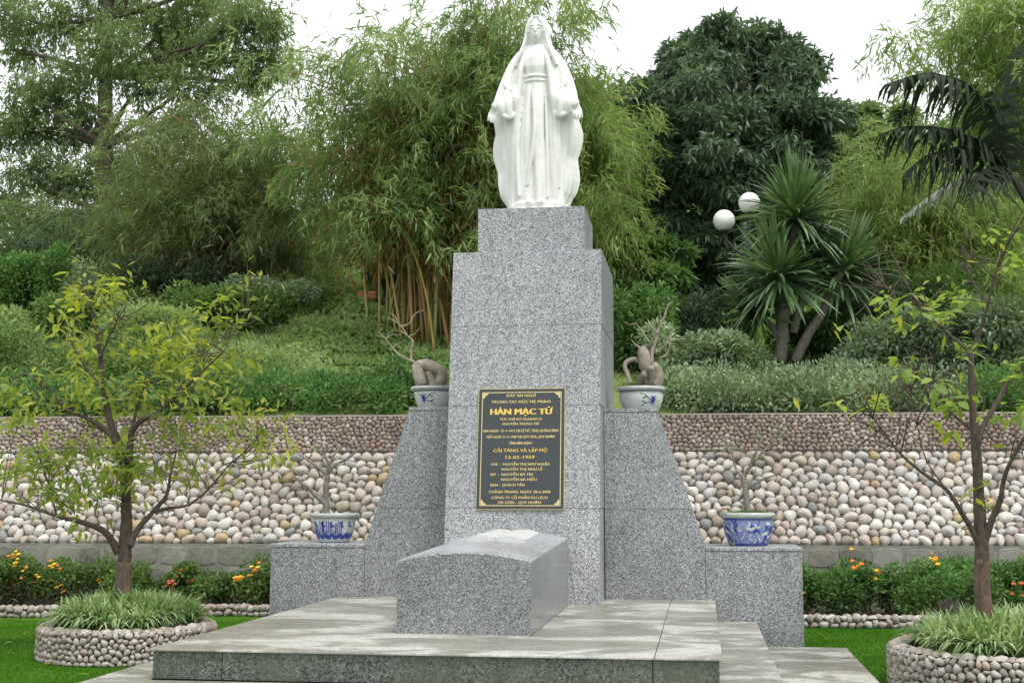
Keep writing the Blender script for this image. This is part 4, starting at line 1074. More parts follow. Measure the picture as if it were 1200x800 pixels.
FB = [(2.35, 13.95, .50, .36, .56, 'green lantana shrub against granite ledge with one amber flower', 2, ['fl_orange']), (3.00, 13.95, .55, .38, .56, 'green lantana shrub with yellow flowers low in front', 9, ['fl_yellow', 'fl_orange']),
      (3.70, 14.05, .55, .38, .56, 'green lantana shrub with a few orange flowers on its side', 8, ['fl_orange', 'fl_yellow']), (4.40, 14.2, .55, .36, .56, 'dense green lantana shrub without flowers beside sparse tree trunk', 0, None),
      (5.10, 14.3, .55, .36, .56, 'dense green lantana shrub with red flowers behind sparse tree', 3, ['fl_red']), (5.85, 14.35, .55, .36, .56, 'outermost green lantana shrub with one red flower beyond sparse tree', 1, ['fl_red'])]
for x, y, rx, ry, h, lab, nf, fc in FB:
    shrub('lantana_shrub', lab, 'shrub', (x, y), rx, ry, h, 5200, 'lf_bush', g, (.035, .065), .6, 'lantana shrubs in the flower beds', .05, 16, 7, nf, fc, 250)

# ------------------------------------------------------------------ hedges and shrubs above the wall
def hz1(x, y): return float(hz(np.array([x]), np.array([y]))[0])
def hedge(name, label, x0, x1, yoff, depth, h, n, mat, g, L=(.05, .09), wr=.4):
    xm = (x0 + x1) / 2; ym = 15.7 + WR * xm + yoff
    e = empty(name, (xm, ym, hz1(xm, ym)), label, 'hedge')
    lumps = int((x1 - x0) * 15); lx = g.uniform(x0, x1, lumps); ly = g.uniform(0, depth, lumps); lh = g.uniform(.55, 1.0, lumps) * h * (1 + .15 * np.sin(lx * 2.1))
    k = g.integers(lumps, size=n); q = unit(g.normal(size=(n, 3))) * (g.random(n) ** .45)[:, None]
    P = np.stack([lx[k] + q[:, 0] * .30, 15.7 + WR * lx[k] + yoff + ly[k] + q[:, 1] * .28, lh[k] * .50 + q[:, 2] * lh[k] * .50], -1)
    P[:, 2] = np.clip(P[:, 2], 0.01, None) + hz(P[:, 0], P[:, 1])
    Dd = q + g.normal(size=(n, 3)) * .55 + np.array([0, -.1, .35]); Lf = g.uniform(*L, n)
    tag(leaves('foliage', P, Dd, Lf, Lf * wr, M[mat], e, g, .1, .8), kind='stuff')
    st = MB()
    for i in range(int((x1 - x0) * 12)):
        x = g.uniform(x0, x1); y = 15.7 + WR * x + yoff + g.uniform(0, depth * .5) - .05; z = hz1(x, y)
        st.tube([(x, y, z - .03), (x + g.normal() * .04, y, z + h * .3), (x + g.normal() * .08, y + .03, z + h * .62)], [.008, .006, .004], 4, 2)
    tag(st.build('stems', M['bark'], e, True), kind='stuff')
hedge('hedge', 'bright green leafy hedge on wall top below the golden bamboo clump', -6.0, -1.0, -.08, .95, .58, 30000, 'lf_bush', g)
hedge('hedge', 'shaded green hedge on the wall top behind the wide leafy tree', -10.5, -6.0, -.08, .95, .52, 20000, 'lf_bush', g)
hedge('hedge', 'taller loose green shrub row behind the shaded hedge', -10.5, -5.3, .95, .9, .80, 22000, 'lf_lantana', g)
hedge('hedge', 'pale loose shrub row behind the bright green hedge', -5.3, -3.7, .95, .7, .62, 9000, 'lf_slope', g)
hedge('hedge', 'grey-green hedge on wall top in front of the spiky palm', .9, 4.9, -.08, .95, .58, 26000, 'lf_silver', g, (.05, .085), .38)
hedge('hedge', 'dense dark green hedge on wall top behind the sparse young tree', 4.9, 8.6, -.08, .95, .62, 20000, 'lf_bush', g)
def bush(label, px, py, Y, rx, h, n, mat, name='bush', L=(.06, .11), wr=.42, lumps=22, group=None):
    p = at(px, py, Y); z = hz1(p[0], Y)
    shrub(name, label, 'bush', (p[0], Y), rx, rx * .8, h, n, mat, g, L, wr, group, z - .05, lumps, 8)
bush('clipped rounded dark green bush beside the brown slope', 28, 412, 20.0, .75, 1.25, 16000, 'lf_bush')
bush('silvery grey-green bush beside the two upright grey stones', 1068, 420, 17.7, .95, .95, 14000, 'lf_silver')
bush('silvery grey-green bush at the far end behind sparse tree', 1170, 420, 18.0, 1.0, 1.05, 12000, 'lf_silver')
bush('silvery bush below the globe lamp post', 830, 430, 17.2, .75, .75, 9000, 'lf_silver')
bush('green leafy bush beside the pedestal below the dark tree', 735, 420, 17.6, .6, 1.15, 9000, 'lf_bush')
bush('bright wild bush on grassy slope under the bamboo', 350, 395, 22.5, .9, .95, 10000, 'lf_slope')
bush('leafy green bush on grassy slope beside the terracotta block', 420, 375, 23.5, 1.3, 1.1, 14000, 'lf_slope')
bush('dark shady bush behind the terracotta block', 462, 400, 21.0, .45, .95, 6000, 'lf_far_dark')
bush('pale bush at the edge of slope below reddish bamboo', 310, 420, 20.0, .9, .7, 9000, 'lf_silver')

for px, py, Y, rx, h, n, mt, lab in ((100, 428, 18.6, 1.0, .75, 8000, 'lf_lantana', 'low green bush on the slope between hedge and clipped bush'), (185, 428, 18.2, .9, .70, 8000, 'lf_slope', 'leafy green bush just behind the hedge near leafy tree crown'),
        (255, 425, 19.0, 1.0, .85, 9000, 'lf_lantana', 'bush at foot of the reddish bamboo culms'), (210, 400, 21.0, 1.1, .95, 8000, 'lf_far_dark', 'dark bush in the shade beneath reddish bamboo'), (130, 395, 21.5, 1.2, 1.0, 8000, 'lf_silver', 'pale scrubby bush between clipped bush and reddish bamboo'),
        (395, 345, 26.0, 1.3, 1.3, 9000, 'lf_slope', 'wild bush higher up the grassy slope under bamboo leaves'), (330, 350, 26.5, 1.2, 1.2, 8000, 'lf_slope', 'pale wild bush at the top of the grassy gap'), (455, 345, 25.0, .9, 1.2, 7000, 'lf_slope', 'wild bush behind the golden bamboo culms'),
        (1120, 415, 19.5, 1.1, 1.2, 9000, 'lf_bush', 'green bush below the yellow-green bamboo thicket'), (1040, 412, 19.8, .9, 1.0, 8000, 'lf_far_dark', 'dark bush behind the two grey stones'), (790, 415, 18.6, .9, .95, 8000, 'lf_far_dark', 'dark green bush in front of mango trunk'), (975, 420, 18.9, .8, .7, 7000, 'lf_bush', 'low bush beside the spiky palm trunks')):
    bush(lab, px, py, Y, rx, h, n, mt, group='wild bushes on the slope')

# ------------------------------------------------------------------ pots with bonsai
def potprof(R, h, kind):
    if kind == 'bowl': return [(R * .62, 0), (R * .68, .01), (R * .80, h * .30), (R * .90, h * .62), (R * .94, h * .84), (R * 1.03, h * .86), (R * 1.05, h * .93), (R * 1.03, h), (R * .90, h), (R * .88, h * .90)]
    return [(R * .70, 0), (R * .76, h * .06), (R * .90, h * .35), (R * .97, h * .62), (R * .93, h * .80), (R * .93, h * .83), (R * 1.04, h * .85), (R * 1.06, h * .93), (R * 1.03, h), (R * .90, h), (R * .88, h * .90)]
def prof_r(prof, z):
    zs = [p[1] for p in prof[:-2]]; rs_ = [p[0] for p in prof[:-2]]; return float(np.interp(z, zs, rs_))
def pot(c, R, h, label, kind, body='porcelain'):
    e = empty('bonsai_pot', tuple(c), label, 'pot', 'glazed pots on the monument ledges')
    prof = potprof(R, h, kind)
    body_ = MB().lathe(prof[:5 if kind == 'bowl' else 6], c, 40).build('body', M[body], e, True)
    MB().lathe(prof[4 if kind == 'bowl' else 5:], c, 40).build('rim', M['porcelain_rim'], e, True)
    MB().lathe([(R * .885, h * .87), (R * .5, h * .93), (.01, h * .95)], c, 28).build('soil', M['soil'], e, True)
    def decal(polys, mat, name='glaze_painting', d=.0025):
        b = MB()
        for poly in polys:
            # poly in (angle from the front in radians, height fraction); thin strips follow the surface
            v = []
            for a, w in poly:
                z = w * h; r_ = prof_r(prof, z) + d; th = -PI / 2 + FA + a
                v.append((c[0] + r_ * math.cos(th), c[1] + r_ * math.sin(th), c[2] + z))
            b.add(v, [tuple(range(len(v)))])
        me = bpy.data.meshes.new(name); me.from_pydata(b.v, [], b.f); me.materials.append(M[mat]); return tag(link(name, me, body_), kind='stuff')
    return e, decal
FA = math.atan2(1.48 - 0, 11.9)      # pots' fronts are turned a little to the path
def stroke(pts, w):
    out = []
    for (a0, z0), (a1, z1) in zip(pts[:-1], pts[1:]):
        dx, dz = a1 - a0, (z1 - z0) * .7; l = math.hypot(dx, dz) + 1e-6; nx_, nz_ = -dz / l * w, dx / l * w / .7
        out.append([(a0 - nx_, z0 - nz_), (a1 - nx_, z1 - nz_), (a1 + nx_, z1 + nz_), (a0 + nx_, z0 + nz_)])
    return out
def tree_from(e, limbs, Y, mat, seed, name='branch'):
    r = random.Random(seed)
    for i, (pts, r0, r1, dep) in enumerate(limbs):
        n = len(pts); W = [at(px, py, Y + dep * k / max(1, n - 1)) for k, (px, py) in enumerate(pts)]
        kf = 1.35 if mat == 'bark_grey' and i else 1.0
        R = r0 if isinstance(r0, list) else [kf * (r0 + (r1 - r0) * k / (n - 1)) for k in range(n)]
        MB().tube(W, R, 9 if not isinstance(r0, list) else 12, 4, .08, r).build('trunk' if i == 0 else name, M[mat], e, True)
YP = 11.98
ZLl, ZLr, ZTl, ZTr = .872, .860, 2.125, 2.090
# lower, beside the leafy tree: white and blue bowl with bare forked bonsai
c = at(391.5, 637, YP); c = np.array([c[0], YP, ZLl])
e, dec = pot(c, .222, .275, 'white flared pot with blue band and upright blue strokes on left-hand ledge'.replace(' on left-hand ledge', ' holding a bare forked bonsai'), 'bowl')
rr = random.Random(2)
P_ = []
for i in range(26):
    a = -1.35 + i * .108; P_.append([(a, .02), (a + .1078, .02), (a + .1078, .29 + .04 * math.sin(i * 1.7)), (a, .29 + .04 * math.sin((i - 1) * 1.7))])
dec(P_, 'cobalt')
P_ = []
for i in range(30):
    a = -1.3 + i * .09 + rr.uniform(-.02, .02); hh = rr.choice((.34, .42, .5, .66, .74)); P_ += stroke([(a, .28), (a + rr.uniform(-.03, .03), hh)], rr.uniform(.014, .036))
for a in (-.9, -.45, 0, .45, .9):
    P_ += stroke([(a, .55), (a + .10, .60), (a + .16, .52)], .022) + stroke([(a - .05, .66), (a + .05, .68)], .03)
dec(P_, 'cobalt', d=.0035)
b1 = empty('bare_bonsai', tuple(c + [0, 0, .24]), 'bare grey forked bonsai in blue-stroked white flared pot', 'bonsai')
tree_from(b1, [([(383, 607), (382, 590), (382, 570), (384, 556)], .036, .024, 0), ([(382, 590), (372, 582), (362, 572), (354, 566), (344, 557)], .022, .006, -.1), ([(354, 566), (350, 560), (356, 551)], .008, .003, .05), ([(384, 558), (374, 548), (362, 540), (348, 530)], .015, .004, .1),
               ([(384, 556), (386, 545), (380, 534), (370, 525)], .014, .004, -.1), ([(384, 556), (392, 545), (405, 538), (422, 526), (432, 520)], .014, .004, .12), ([(386, 545), (391, 533), (400, 525), (408, 516)], .010, .003, 0), ([(380, 534), (384, 522), (385, 508)], .008, .002, -.05), ([(405, 538), (416, 540), (426, 536)], .005, .002, -.08), ([(362, 572), (352, 574), (342, 570)], .006, .002, .05), ([(362, 540), (358, 532), (360, 524)], .005, .002, .05)], YP, 'bark_grey', 3)
# lower, blue pot
c = at(877, 639, YP); c = np.array([c[0], YP, ZLr])
e, dec = pot(c, .235, .300, 'round pot painted all over in cobalt blue with green sprouts', 'round', 'cobalt_pale')
P_ = []; Q_ = []
for i in range(46):
    a = rr.uniform(-1.35, 1.35); z = rr.uniform(.14, .72); pts = [(a, z)]
    th = rr.uniform(0, 6.28); cu = rr.uniform(-1.6, 1.6)
    for k in range(6): th += cu * .6; a += .055 * math.cos(th); z += .045 * math.sin(th); pts.append((a, min(.78, max(.06, z))))
    (P_ if i % 3 else Q_).extend(stroke(pts, rr.uniform(.014, .034)))
for z in (.05, .80): P_ += stroke([(-1.4 + k * .1, z) for k in range(29)], .018)
dec(P_, 'cobalt'); dec(Q_, 'porcelain', 'glaze_highlight', .0035)  # blue and white curls of the pot's painted pattern
b2 = empty('bare_bonsai', tuple(c + [0, 0, .27]), 'leafless slender bonsai with sprouts at its foot in cobalt blue pot', 'bonsai')
tree_from(b2, [([(876, 606), (875, 590), (874, 576), (871, 562), (872, 556)], .034, .022, 0), ([(874, 562), (866, 554), (861, 545), (858, 530), (861, 519)], .012, .004, .1), ([(872, 558), (878, 548), (883, 536), (889, 523), (892, 512)], .015, .004, -.1), ([(883, 540), (893, 530), (903, 520), (913, 513), (921, 503)], .011, .004, .1),
               ([(876, 572), (886, 566), (897, 560), (910, 556), (918, 552)], .010, .003, -.12), ([(876, 575), (882, 560), (886, 548)], .008, .003, .05), ([(893, 530), (904, 530), (914, 528)], .006, .002, 0), ([(858, 532), (852, 524), (850, 516)], .005, .002, 0), ([(903, 520), (908, 508), (918, 500), (926, 497)], .006, .002, 0), ([(889, 523), (884, 512), (888, 504)], .005, .002, 0)], YP, 'bark_grey', 4)
n = 700; B = np.array(c)[None] + np.stack([g.normal(size=n) * .085, g.normal(size=n) * .085, np.full(n, .275)], -1)
tag(leaves('sprouts', B, g.normal(size=(n, 3)) * .5 + [0, 0, 1], g.uniform(.03, .065, n), .012, M['lf_bush'], b2, g, .1, .3), kind='stuff')
n = 130; tp = np.array([at(px + g.normal() * 6, py + g.normal() * 5, YP + g.normal() * .08) for px, py in [((852, 522), (888, 512), (918, 500), (865, 525), (912, 512))[i % 5] for i in range(n)]])
tag(leaves('young_leaves', tp, g.normal(size=(n, 3)), g.uniform(.02, .04, n), .012, M['lf_silver'], b2, g, .1, .3), kind='stuff')
# upper pots: white with blue star flower
def starflower(dec, a0, z0, lefty):
    P_ = []
    for k in range(8):
        th = k * PI / 4; P_.append([(a0, z0), (a0 + .08 * math.cos(th - .35), z0 + .11 * math.sin(th - .35)), (a0 + .20 * math.cos(th), z0 + .30 * math.sin(th)), (a0 + .08 * math.cos(th + .35), z0 + .11 * math.sin(th + .35))])
    dec(P_, 'cobalt', 'blue_flower', .0045)
    dec(stroke([(-PI + k * PI / 20, .79) for k in range(41)], .020), 'ink', 'rim_line', .003)
    s = 1 if lefty else -1
    P_ = stroke([(a0 + s * .12, z0 - .04), (a0 + s * .35, z0 + .18), (a0 + s * .62, z0 + .24)], .014) + stroke([(a0 + s * .10, z0 - .08), (a0 + s * .35, z0 - .14), (a0 + s * .6, z0 - .28)], .014) + stroke([(a0 + s * .3, z0 + .14), (a0 + s * .5, z0 + .06)], .02) + stroke([(a0 - s * .12, z0 + .1), (a0 - s * .3, z0 + .24)], .012) + stroke([(a0 + s * .35, z0 - .14), (a0 + s * .55, z0 - .05)], .02)
    dec(P_, 'ink', 'painted_leaves', .003)
cL = at(510, 476, YP); cL = np.array([cL[0], YP, ZTl])
e, dec = pot(cL, .225, .215, 'white pot with blue star flower under the arching-root bonsai', 'bowl'); starflower(dec, -.52, .46, True)
b3 = empty('root_bonsai', tuple(cL + [0, 0, .19]), 'bonsai with thick arching bare root and crooked twigs in white pot', 'bonsai')
tree_from(b3, [([(512, 452), (518, 443), (517, 436), (509, 431), (499, 427), (490, 428), (484, 431)], [.055, .052, .050, .056, .056, .046, .026], 0, .0), ([(489, 430), (491, 440), (495, 453)], .055, .060, -.06), ([(503, 436), (505, 445), (508, 453)], .040, .045, -.02),
               ([(486, 424), (475, 420), (466, 414), (458, 405), (450, 395), (444, 390)], .016, .004, -.1), ([(482, 424), (482, 410), (484, 400), (478, 394), (470, 388)], .013, .005, .1), ([(460, 408), (466, 403), (476, 399)], .006, .003, 0), ([(478, 394), (470, 382), (464, 377), (454, 372)], .008, .003, -.05), ([(470, 382), (480, 379), (486, 368), (497, 363)], .008, .003, .05),
               ([(478, 394), (486, 391), (492, 384)], .006, .002, 0), ([(450, 395), (440, 393)], .005, .002, 0), ([(466, 377), (462, 370), (456, 366)], .005, .002, 0), ([(452, 397), (460, 392), (470, 393)], .006, .002, .05), ([(444, 390), (448, 384)], .004, .002, 0)], YP, 'bark_pale', 5)
cR = at(751.5, 478, YP); cR = np.array([cR[0], YP, ZTr])
e, dec = pot(cR, .215, .225, 'white pot with blue star flower under the twisted-root bonsai', 'round'); starflower(dec, .50, .44, False)
b4 = empty('root_bonsai', tuple(cR + [0, 0, .20]), 'bonsai of knotted swollen roots with upswept bare branches in white pot', 'bonsai')
tree_from(b4, [([(758, 450), (759, 438), (756, 426), (754, 414), (752, 406)], [.04, .048, .062, .058, .03], 0, 0), ([(739, 450), (735, 438), (732, 429), (736, 423), (745, 421), (752, 425)], .020, .026, .05), ([(769, 451), (772, 443), (770, 433), (765, 427)], .055, .040, -.05), ([(749, 450), (751, 443), (756, 438)], .030, .034, -.12), ([(762, 450), (764, 440), (762, 430)], .036, .034, -.12),
               ([(764, 428), (764, 412), (768, 400), (771, 388), (778, 372), (783, 358), (789, 354)], .020, .004, .05), ([(771, 390), (763, 382), (759, 374)], .009, .004, .05), ([(764, 404), (767, 396), (762, 386), (755, 381)], .009, .003, -.1), ([(762, 402), (752, 388), (746, 379)], .009, .003, .08), ([(768, 414), (780, 404), (790, 398), (804, 397)], .011, .003, -.1), ([(752, 408), (745, 404), (740, 398)], .012, .004, 0), ([(772, 420), (782, 414), (785, 402)], .010, .003, .06), ([(775, 380), (774, 370), (772, 362)], .006, .002, 0), ([(746, 379), (738, 380), (731, 377)], .005, .002, 0), ([(780, 404), (784, 394), (787, 388)], .006, .002, 0)], YP, 'bark_pale', 6)

# ------------------------------------------------------------------ globe lamp, stones, terracotta block
YLm = 19.2
pb = at(876, 420, YLm); zb = hz1(pb[0], YLm)
lp = empty('globe_lamp', (pb[0], YLm, zb), 'teal lamp post with white globe lights among the spiky palms', 'lamp')
g1 = at(848.5, 258.5, YLm); g2 = at(878, 238, YLm + .25); g3 = at(893, 250, YLm + .1)
MB().tube([(pb[0], YLm, zb - .1), (pb[0], YLm, zb + 1.5), (pb[0], YLm, g2[2] - .35)], [.045, .04, .035], 12, 2).build('post', M['lamp_pole'], lp, True)
for q in (g1, g2):
    MB().tube([(pb[0], YLm, g1[2] - .55), ((pb[0] + q[0]) / 2, (YLm + q[1]) / 2, g1[2] - .45), (q[0], q[1], q[2] - .25), (q[0], q[1], q[2] - .155)], [.018, .018, .018, .018], 8, 4).build('arm', M['lamp_dark'], lp, True)
    gl = MB().lathe([(.165 * math.sin(a), -.165 * math.cos(a)) for a in np.linspace(.35, PI - .01, 18)], tuple(q), 28).build('globe', M['lamp_white'], lp, True)
    MB().lathe([(.05, -.19), (.07, -.17), (.07, -.150), (.05, -.148)], tuple(q), 16).build('collar', M['lamp_dark'], gl, True)
def rock(name, label, c, rx, ry, rz_, mat, seed, cat='stone', group=None):
    bm = bmesh.new(); bmesh.ops.create_icosphere(bm, subdivisions=3, radius=1); r = random.Random(seed); ph = [r.uniform(0, 6) for _ in range(6)]
    for v in bm.verts:
        p = v.co; q = 1 + .10 * math.sin(3 * p.x + ph[0]) * math.sin(3 * p.z + ph[1]) + .07 * math.sin(5 * p.y + ph[2]) + .05 * math.sin(7 * p.x + 5 * p.z + ph[3])
        v.co = Vector((p.x * rx * q, p.y * ry * q, p.z * rz_ * q))
    me = bpy.data.meshes.new(name); bm.to_mesh(me); bm.free(); me.materials.append(M[mat]); setsmooth(me)
    return tag(link(name, me, None, c), label, cat, group)
p = at(992, 412, 17.9); rock('standing_stone', 'small upright grey stone, shorter of the pair behind the hedge', (p[0], 17.9, hz1(p[0], 17.9) + .14), .10, .09, .24, 'rock', 1)
p = at(1011, 410, 18.0); rock('standing_stone', 'upright rounded grey stone, taller of the pair behind the hedge', (p[0], 18.0, hz1(p[0], 18.0) + .18), .13, .10, .28, 'rock', 2)
YT = 20.2
p = at(425, 413, YT); z = hz1(p[0], YT); rock('boulder', 'grey boulder under the terracotta block on the slope', (p[0], YT, z + .10), .13, .14, .22, 'rock', 3, 'boulder')
p2 = at(452, 413, YT); rock('boulder', 'dark shadowed boulder beside the terracotta block', (p2[0], YT + .1, z + .08), .26, .2, .2, 'dark_rock', 4, 'boulder')
p3 = at(432, 399, YT)
tbk = MB(); tbk.box(p3[0] - .17, p3[0] + .16, YT - .14, YT + .14, z + .26, z + .40); tbk.build('terracotta_block', M['terracotta'], None, bevel=.02)
tag(bpy.data.objects['terracotta_block'], 'weathered orange terracotta block resting on grey boulders', 'block')

# ------------------------------------------------------------------ bamboo
def inpoly(n, poly, g):
    poly = np.array(poly, float); lo, hi = poly.min(0), poly.max(0); out = []
    while len(out) < n:
        p = lo + g.random(2) * (hi - lo); c = False; j = len(poly) - 1
        for i in range(len(poly)):
            if (poly[i, 1] > p[1]) != (poly[j, 1] > p[1]) and p[0] < (poly[j, 0] - poly[i, 0]) * (p[1] - poly[i, 1]) / (poly[j, 1] - poly[i, 1]) + poly[i, 0]: c = not c
            j = i
        if c: out.append(p)
    return np.array(out)
def bamboo(label, base_px, Y, regions, mat, culmmats, seed, vis_culms=14, K=13, L=(.12, .24), W=.026, spr=70, base_spread=.5, dy=(-1.6, 1.6), low=None, group='bamboo clumps on the slope', up=1.0, dead=5000):
    g = np.random.default_rng(seed); b = at(*base_px, Y); bx = b[0]; bz = hz1(bx, Y)
    e = empty('bamboo_clump', (bx, Y, bz), label, 'bamboo', group)
    Bs = []; Ds = []; ci = 0
    for reg, ncul, sp in regions:
        tips = inpoly(ncul, reg, g)
        for (tx_, ty_) in tips:
            tip = at(tx_, ty_, Y + g.uniform(*dy)); x0 = bx + g.normal() * base_spread; y0 = Y + g.normal() * base_spread * .6; z0 = hz1(x0, y0) - .05
            p0 = np.array([x0, y0, z0]); out = tip - p0; hgt = tip[2] - z0
            p1 = np.array([x0 + out[0] * .12, y0 + out[1] * .12, z0 + hgt * .75]); p2 = np.array([x0 + out[0] * .52, y0 + out[1] * .52, z0 + hgt * 1.05 * up])
            t = np.linspace(0, 1, 14)[:, None]; pth = (1 - t) ** 3 * p0 + 3 * (1 - t) ** 2 * t * p1 + 3 * (1 - t) * t * t * p2 + t ** 3 * tip
            rc_ = g.uniform(.016, .028)
            if ci < vis_culms:
                MB().tube(list(pth[::2]) + [pth[-1]], [rc_ * x_ for x_ in (1, .95, .85, .72, .58, .45, .28, .12)], 7, 2).build('culm', M[culmmats[ci % len(culmmats)]], e, True)
            ci += 1
            tt = 1 - (1 - .42) * g.random(sp) ** 1.15
            i = np.clip((tt * 13).astype(int), 0, 12); fr = tt * 13 - i
            pp = pth[i] * (1 - fr[:, None]) + pth[i + 1] * fr[:, None]
            nc = max(1, sp // 4); pp = pp[np.arange(sp) % nc]; off = (g.normal(size=(nc, 3)) * np.array([.32, .32, .20]))[np.arange(sp) % nc] + g.normal(size=(sp, 3)) * .09; off[:, 2] -= .10
            pp = pp + off
            od = unit(off + np.array([0, 0, -.05])); od[:, 2] -= .25
            Bs.append(pp); Ds.append(od)
    S = np.concatenate(Bs); O = np.concatenate(Ds)
    if low is not None:
        p = proj(S); lim = low(p[:, 0]) + g.normal(size=len(S)) * 10; ok = p[:, 1] < lim; S = S[ok]; O = O[ok]
    n = len(S) * K; S = np.repeat(S, K, 0); O = np.repeat(O, K, 0)
    u = np.tile(np.linspace(0, 1, K), n // K)
    B = S + unit(O) * (u * .30)[:, None] + g.normal(size=(n, 3)) * .03; B[:, 2] -= .12 * u * u
    Dd = O * .8 + g.normal(size=(n, 3)) * .72 + np.array([0, 0, -.28])
    Lf = g.uniform(*L, n) * g.choice([.6, .8, 1.0, 1.1], n)
    tag(leaves('foliage', B, Dd, Lf, W * (Lf / .2), M[mat], e, g, .12, .6, .3), kind='stuff')
    # dead leaves and bare twigs hang in the heart of the clump
    m = dead; k = g.integers(len(S), size=m); C_ = S[k]; cx_ = np.array([bx, Y, 0]); B2 = C_ + g.normal(size=(m, 3)) * .18; B2[:, :2] = cx_[:2] + (B2[:, :2] - cx_[:2]) * .72; B2[:, 2] -= g.uniform(.2, 1.2, m)
    if low is not None: ok = proj(B2)[:, 1] < low(proj(B2)[:, 0]) + 45; B2 = B2[ok]; m = len(B2)
    L2 = g.uniform(.12, .34, m); tag(leaves('dead_leaves', B2, g.normal(size=(m, 3)) * .45 + [0, 0, -.8], L2, .012 + .02 * g.random(m), M['lf_dead'], e, g, .1, .4), kind='stuff')
    return e
# central clump with golden culms
bamboo('big bamboo clump with golden-brown culms standing beside the pedestal', (512, 425), 19.0,
       [([(300, 70), (365, 45), (480, 35), (545, 75), (610, 130), (610, 240), (430, 250), (300, 225)], 54, 58), ([(520, 5), (610, -30), (640, 20), (620, 120), (540, 110)], 26, 60), ([(380, 200), (600, 200), (600, 290), (480, 300), (400, 270)], 16, 45)],
       'lf_bamboo', ['culm', 'culm_gold', 'culm', 'culm_gold', 'culm_green'], 101, 60, dead=11000, low=lambda x: 285 + 25 * np.sin(x * .05) + 30 * ((x > 320) & (x < 420)))
bamboo('leaning bamboo clump rising behind the marble statue', (640, 300), 19.8,
       [([(650, 70), (690, 60), (735, 85), (750, 140), (740, 230), (700, 240), (650, 230)], 30, 54), ([(690, 200), (745, 210), (735, 290), (700, 290)], 8, 40), ([(590, -40), (690, -40), (680, 6), (620, 5)], 9, 26)],
       'lf_bamboo_y', ['culm_green', 'culm_gold'], 102, 8, low=lambda x: 318 + 0 * x, dead=1500)
bamboo('bamboo clump with dark reddish culms beside the tall feathery tree', (268, 372), 21.5,
       [([(80, 220), (130, 130), (250, 110), (340, 140), (400, 200), (390, 270), (250, 290), (120, 300)], 58, 60), ([(280, 210), (420, 230), (420, 300), (300, 310)], 14, 40)],
       'lf_bamboo_b', ['culm'], 103, 22, W=.028, low=lambda x: 325 + 18 * np.sin(x * .06))
bamboo('low dark bamboo thicket at the foot of the hill beside the clipped bush', (120, 355), 24.0,
       [([(-20, 270), (60, 235), (140, 230), (200, 270), (190, 330), (40, 345), (-20, 330)], 46, 60)], 'lf_thicket', ['culm'], 104, 4, dead=800, low=lambda x: 352 + 0 * x)
bamboo('bright yellow-green bamboo thicket behind the spiky palm', (1075, 400), 22.5,
       [([(960, 200), (1010, 165), (1090, 180), (1200, 230), (1210, 330), (1010, 330), (980, 280)], 64, 60), ([(1000, 300), (1200, 300), (1200, 380), (1020, 380)], 26, 50)], 'lf_bamboo_y', ['culm_green', 'culm'], 105, 12, low=lambda x: 400 + 0 * x, base_spread=1.0)
bamboo('overhanging bamboo with yellow-green leaves arching in above the banana plant', (1275, 380), 17.3,
       [([(1070, 20), (1100, -20), (1210, -40), (1215, 150), (1140, 130), (1090, 70)], 28, 56), ([(985, 40), (1060, 15), (1100, 60), (1050, 60)], 5, 30)], 'lf_bamboo_y', ['culm_green'], 106, 12, dy=(.1, 1.7), dead=400, low=lambda x: 40 + .85 * (x - 985))

# ------------------------------------------------------------------ broadleaf trees
def tree(name, label, base, trunk, r0, lobes, mat, barkm, seed, n, K=9, L=(.14, .22), wr=.26, droop=.35, sub=26, group=None, shell=.55, cat='tree', crad=.34):
    g = np.random.default_rng(seed)
    e = empty(name, tuple(base), label, cat, group)
    R = [r0 * (1 - .6 * k / (len(trunk) - 1)) for k in range(len(trunk))]
    MB().tube([np.array(base) - [0, 0, .15]] + trunk[1:], R, 10, 4, .15, random.Random(seed)).build('trunk', M[barkm], e, True)
    lim = MB(); S = []; O = []; tot = sum(l[1][0] * l[1][2] for l in lobes)
    tp = np.array(trunk)
    for c, rr in lobes:
        c = np.array(c); rr = np.array(rr)
        j = int(np.argmin(((tp - (c - [0, 0, rr[2]])) ** 2).sum(1))); s = tp[j]
        lim.tube([s, s * .5 + c * .5 + g.normal(size=3) * .15, c], [r0 * .35, r0 * .22, r0 * .08], 6, 4)
        m = max(3, int(sub * rr[0] * rr[2])); su = unit(g.normal(size=(m, 3))); sc = c + su * rr * g.uniform(shell, 1.0, (m, 1))
        for q in sc[:min(m, 10)]: lim.tube([c, (c + q) / 2 + g.normal(size=3) * .08, q], [r0 * .08, r0 * .05, .008], 5, 3)
        k_ = int(n * rr[0] * rr[2] / tot); k = g.integers(m, size=k_); q = unit(g.normal(size=(k_, 3))); rad_ = crad * min(1.0, rr.mean()) * g.random((k_, 1)) ** .5
        S.append(sc[k] + q * rad_ * np.array([1.15, 1.15, .75])); O.append(unit(su[k] * .7 + q * .7 + np.array([0, 0, .15])))
    tag(lim.build('limbs', M[barkm], e, True), kind='stuff')
    S = np.concatenate(S); O = np.concatenate(O); m = len(S)
    B = np.repeat(S, K, 0) + g.normal(size=(m * K, 3)) * .035; Dd = np.repeat(O, K, 0) * .55 + g.normal(size=(m * K, 3)) * .6 + np.array([0, 0, -droop])
    Lf = g.uniform(*L, m * K)
    tag(leaves('crown', B, Dd, Lf, Lf * wr, M[mat], e, g, .15, .8, .45), kind='stuff')
    return e
def lobe(px, py, Y, rpx, rpy, ry=None):
    s = Y / F; return (at(px, py, Y), (rpx * s, (ry if ry else (rpx + rpy) / 2 * s), rpy * s))
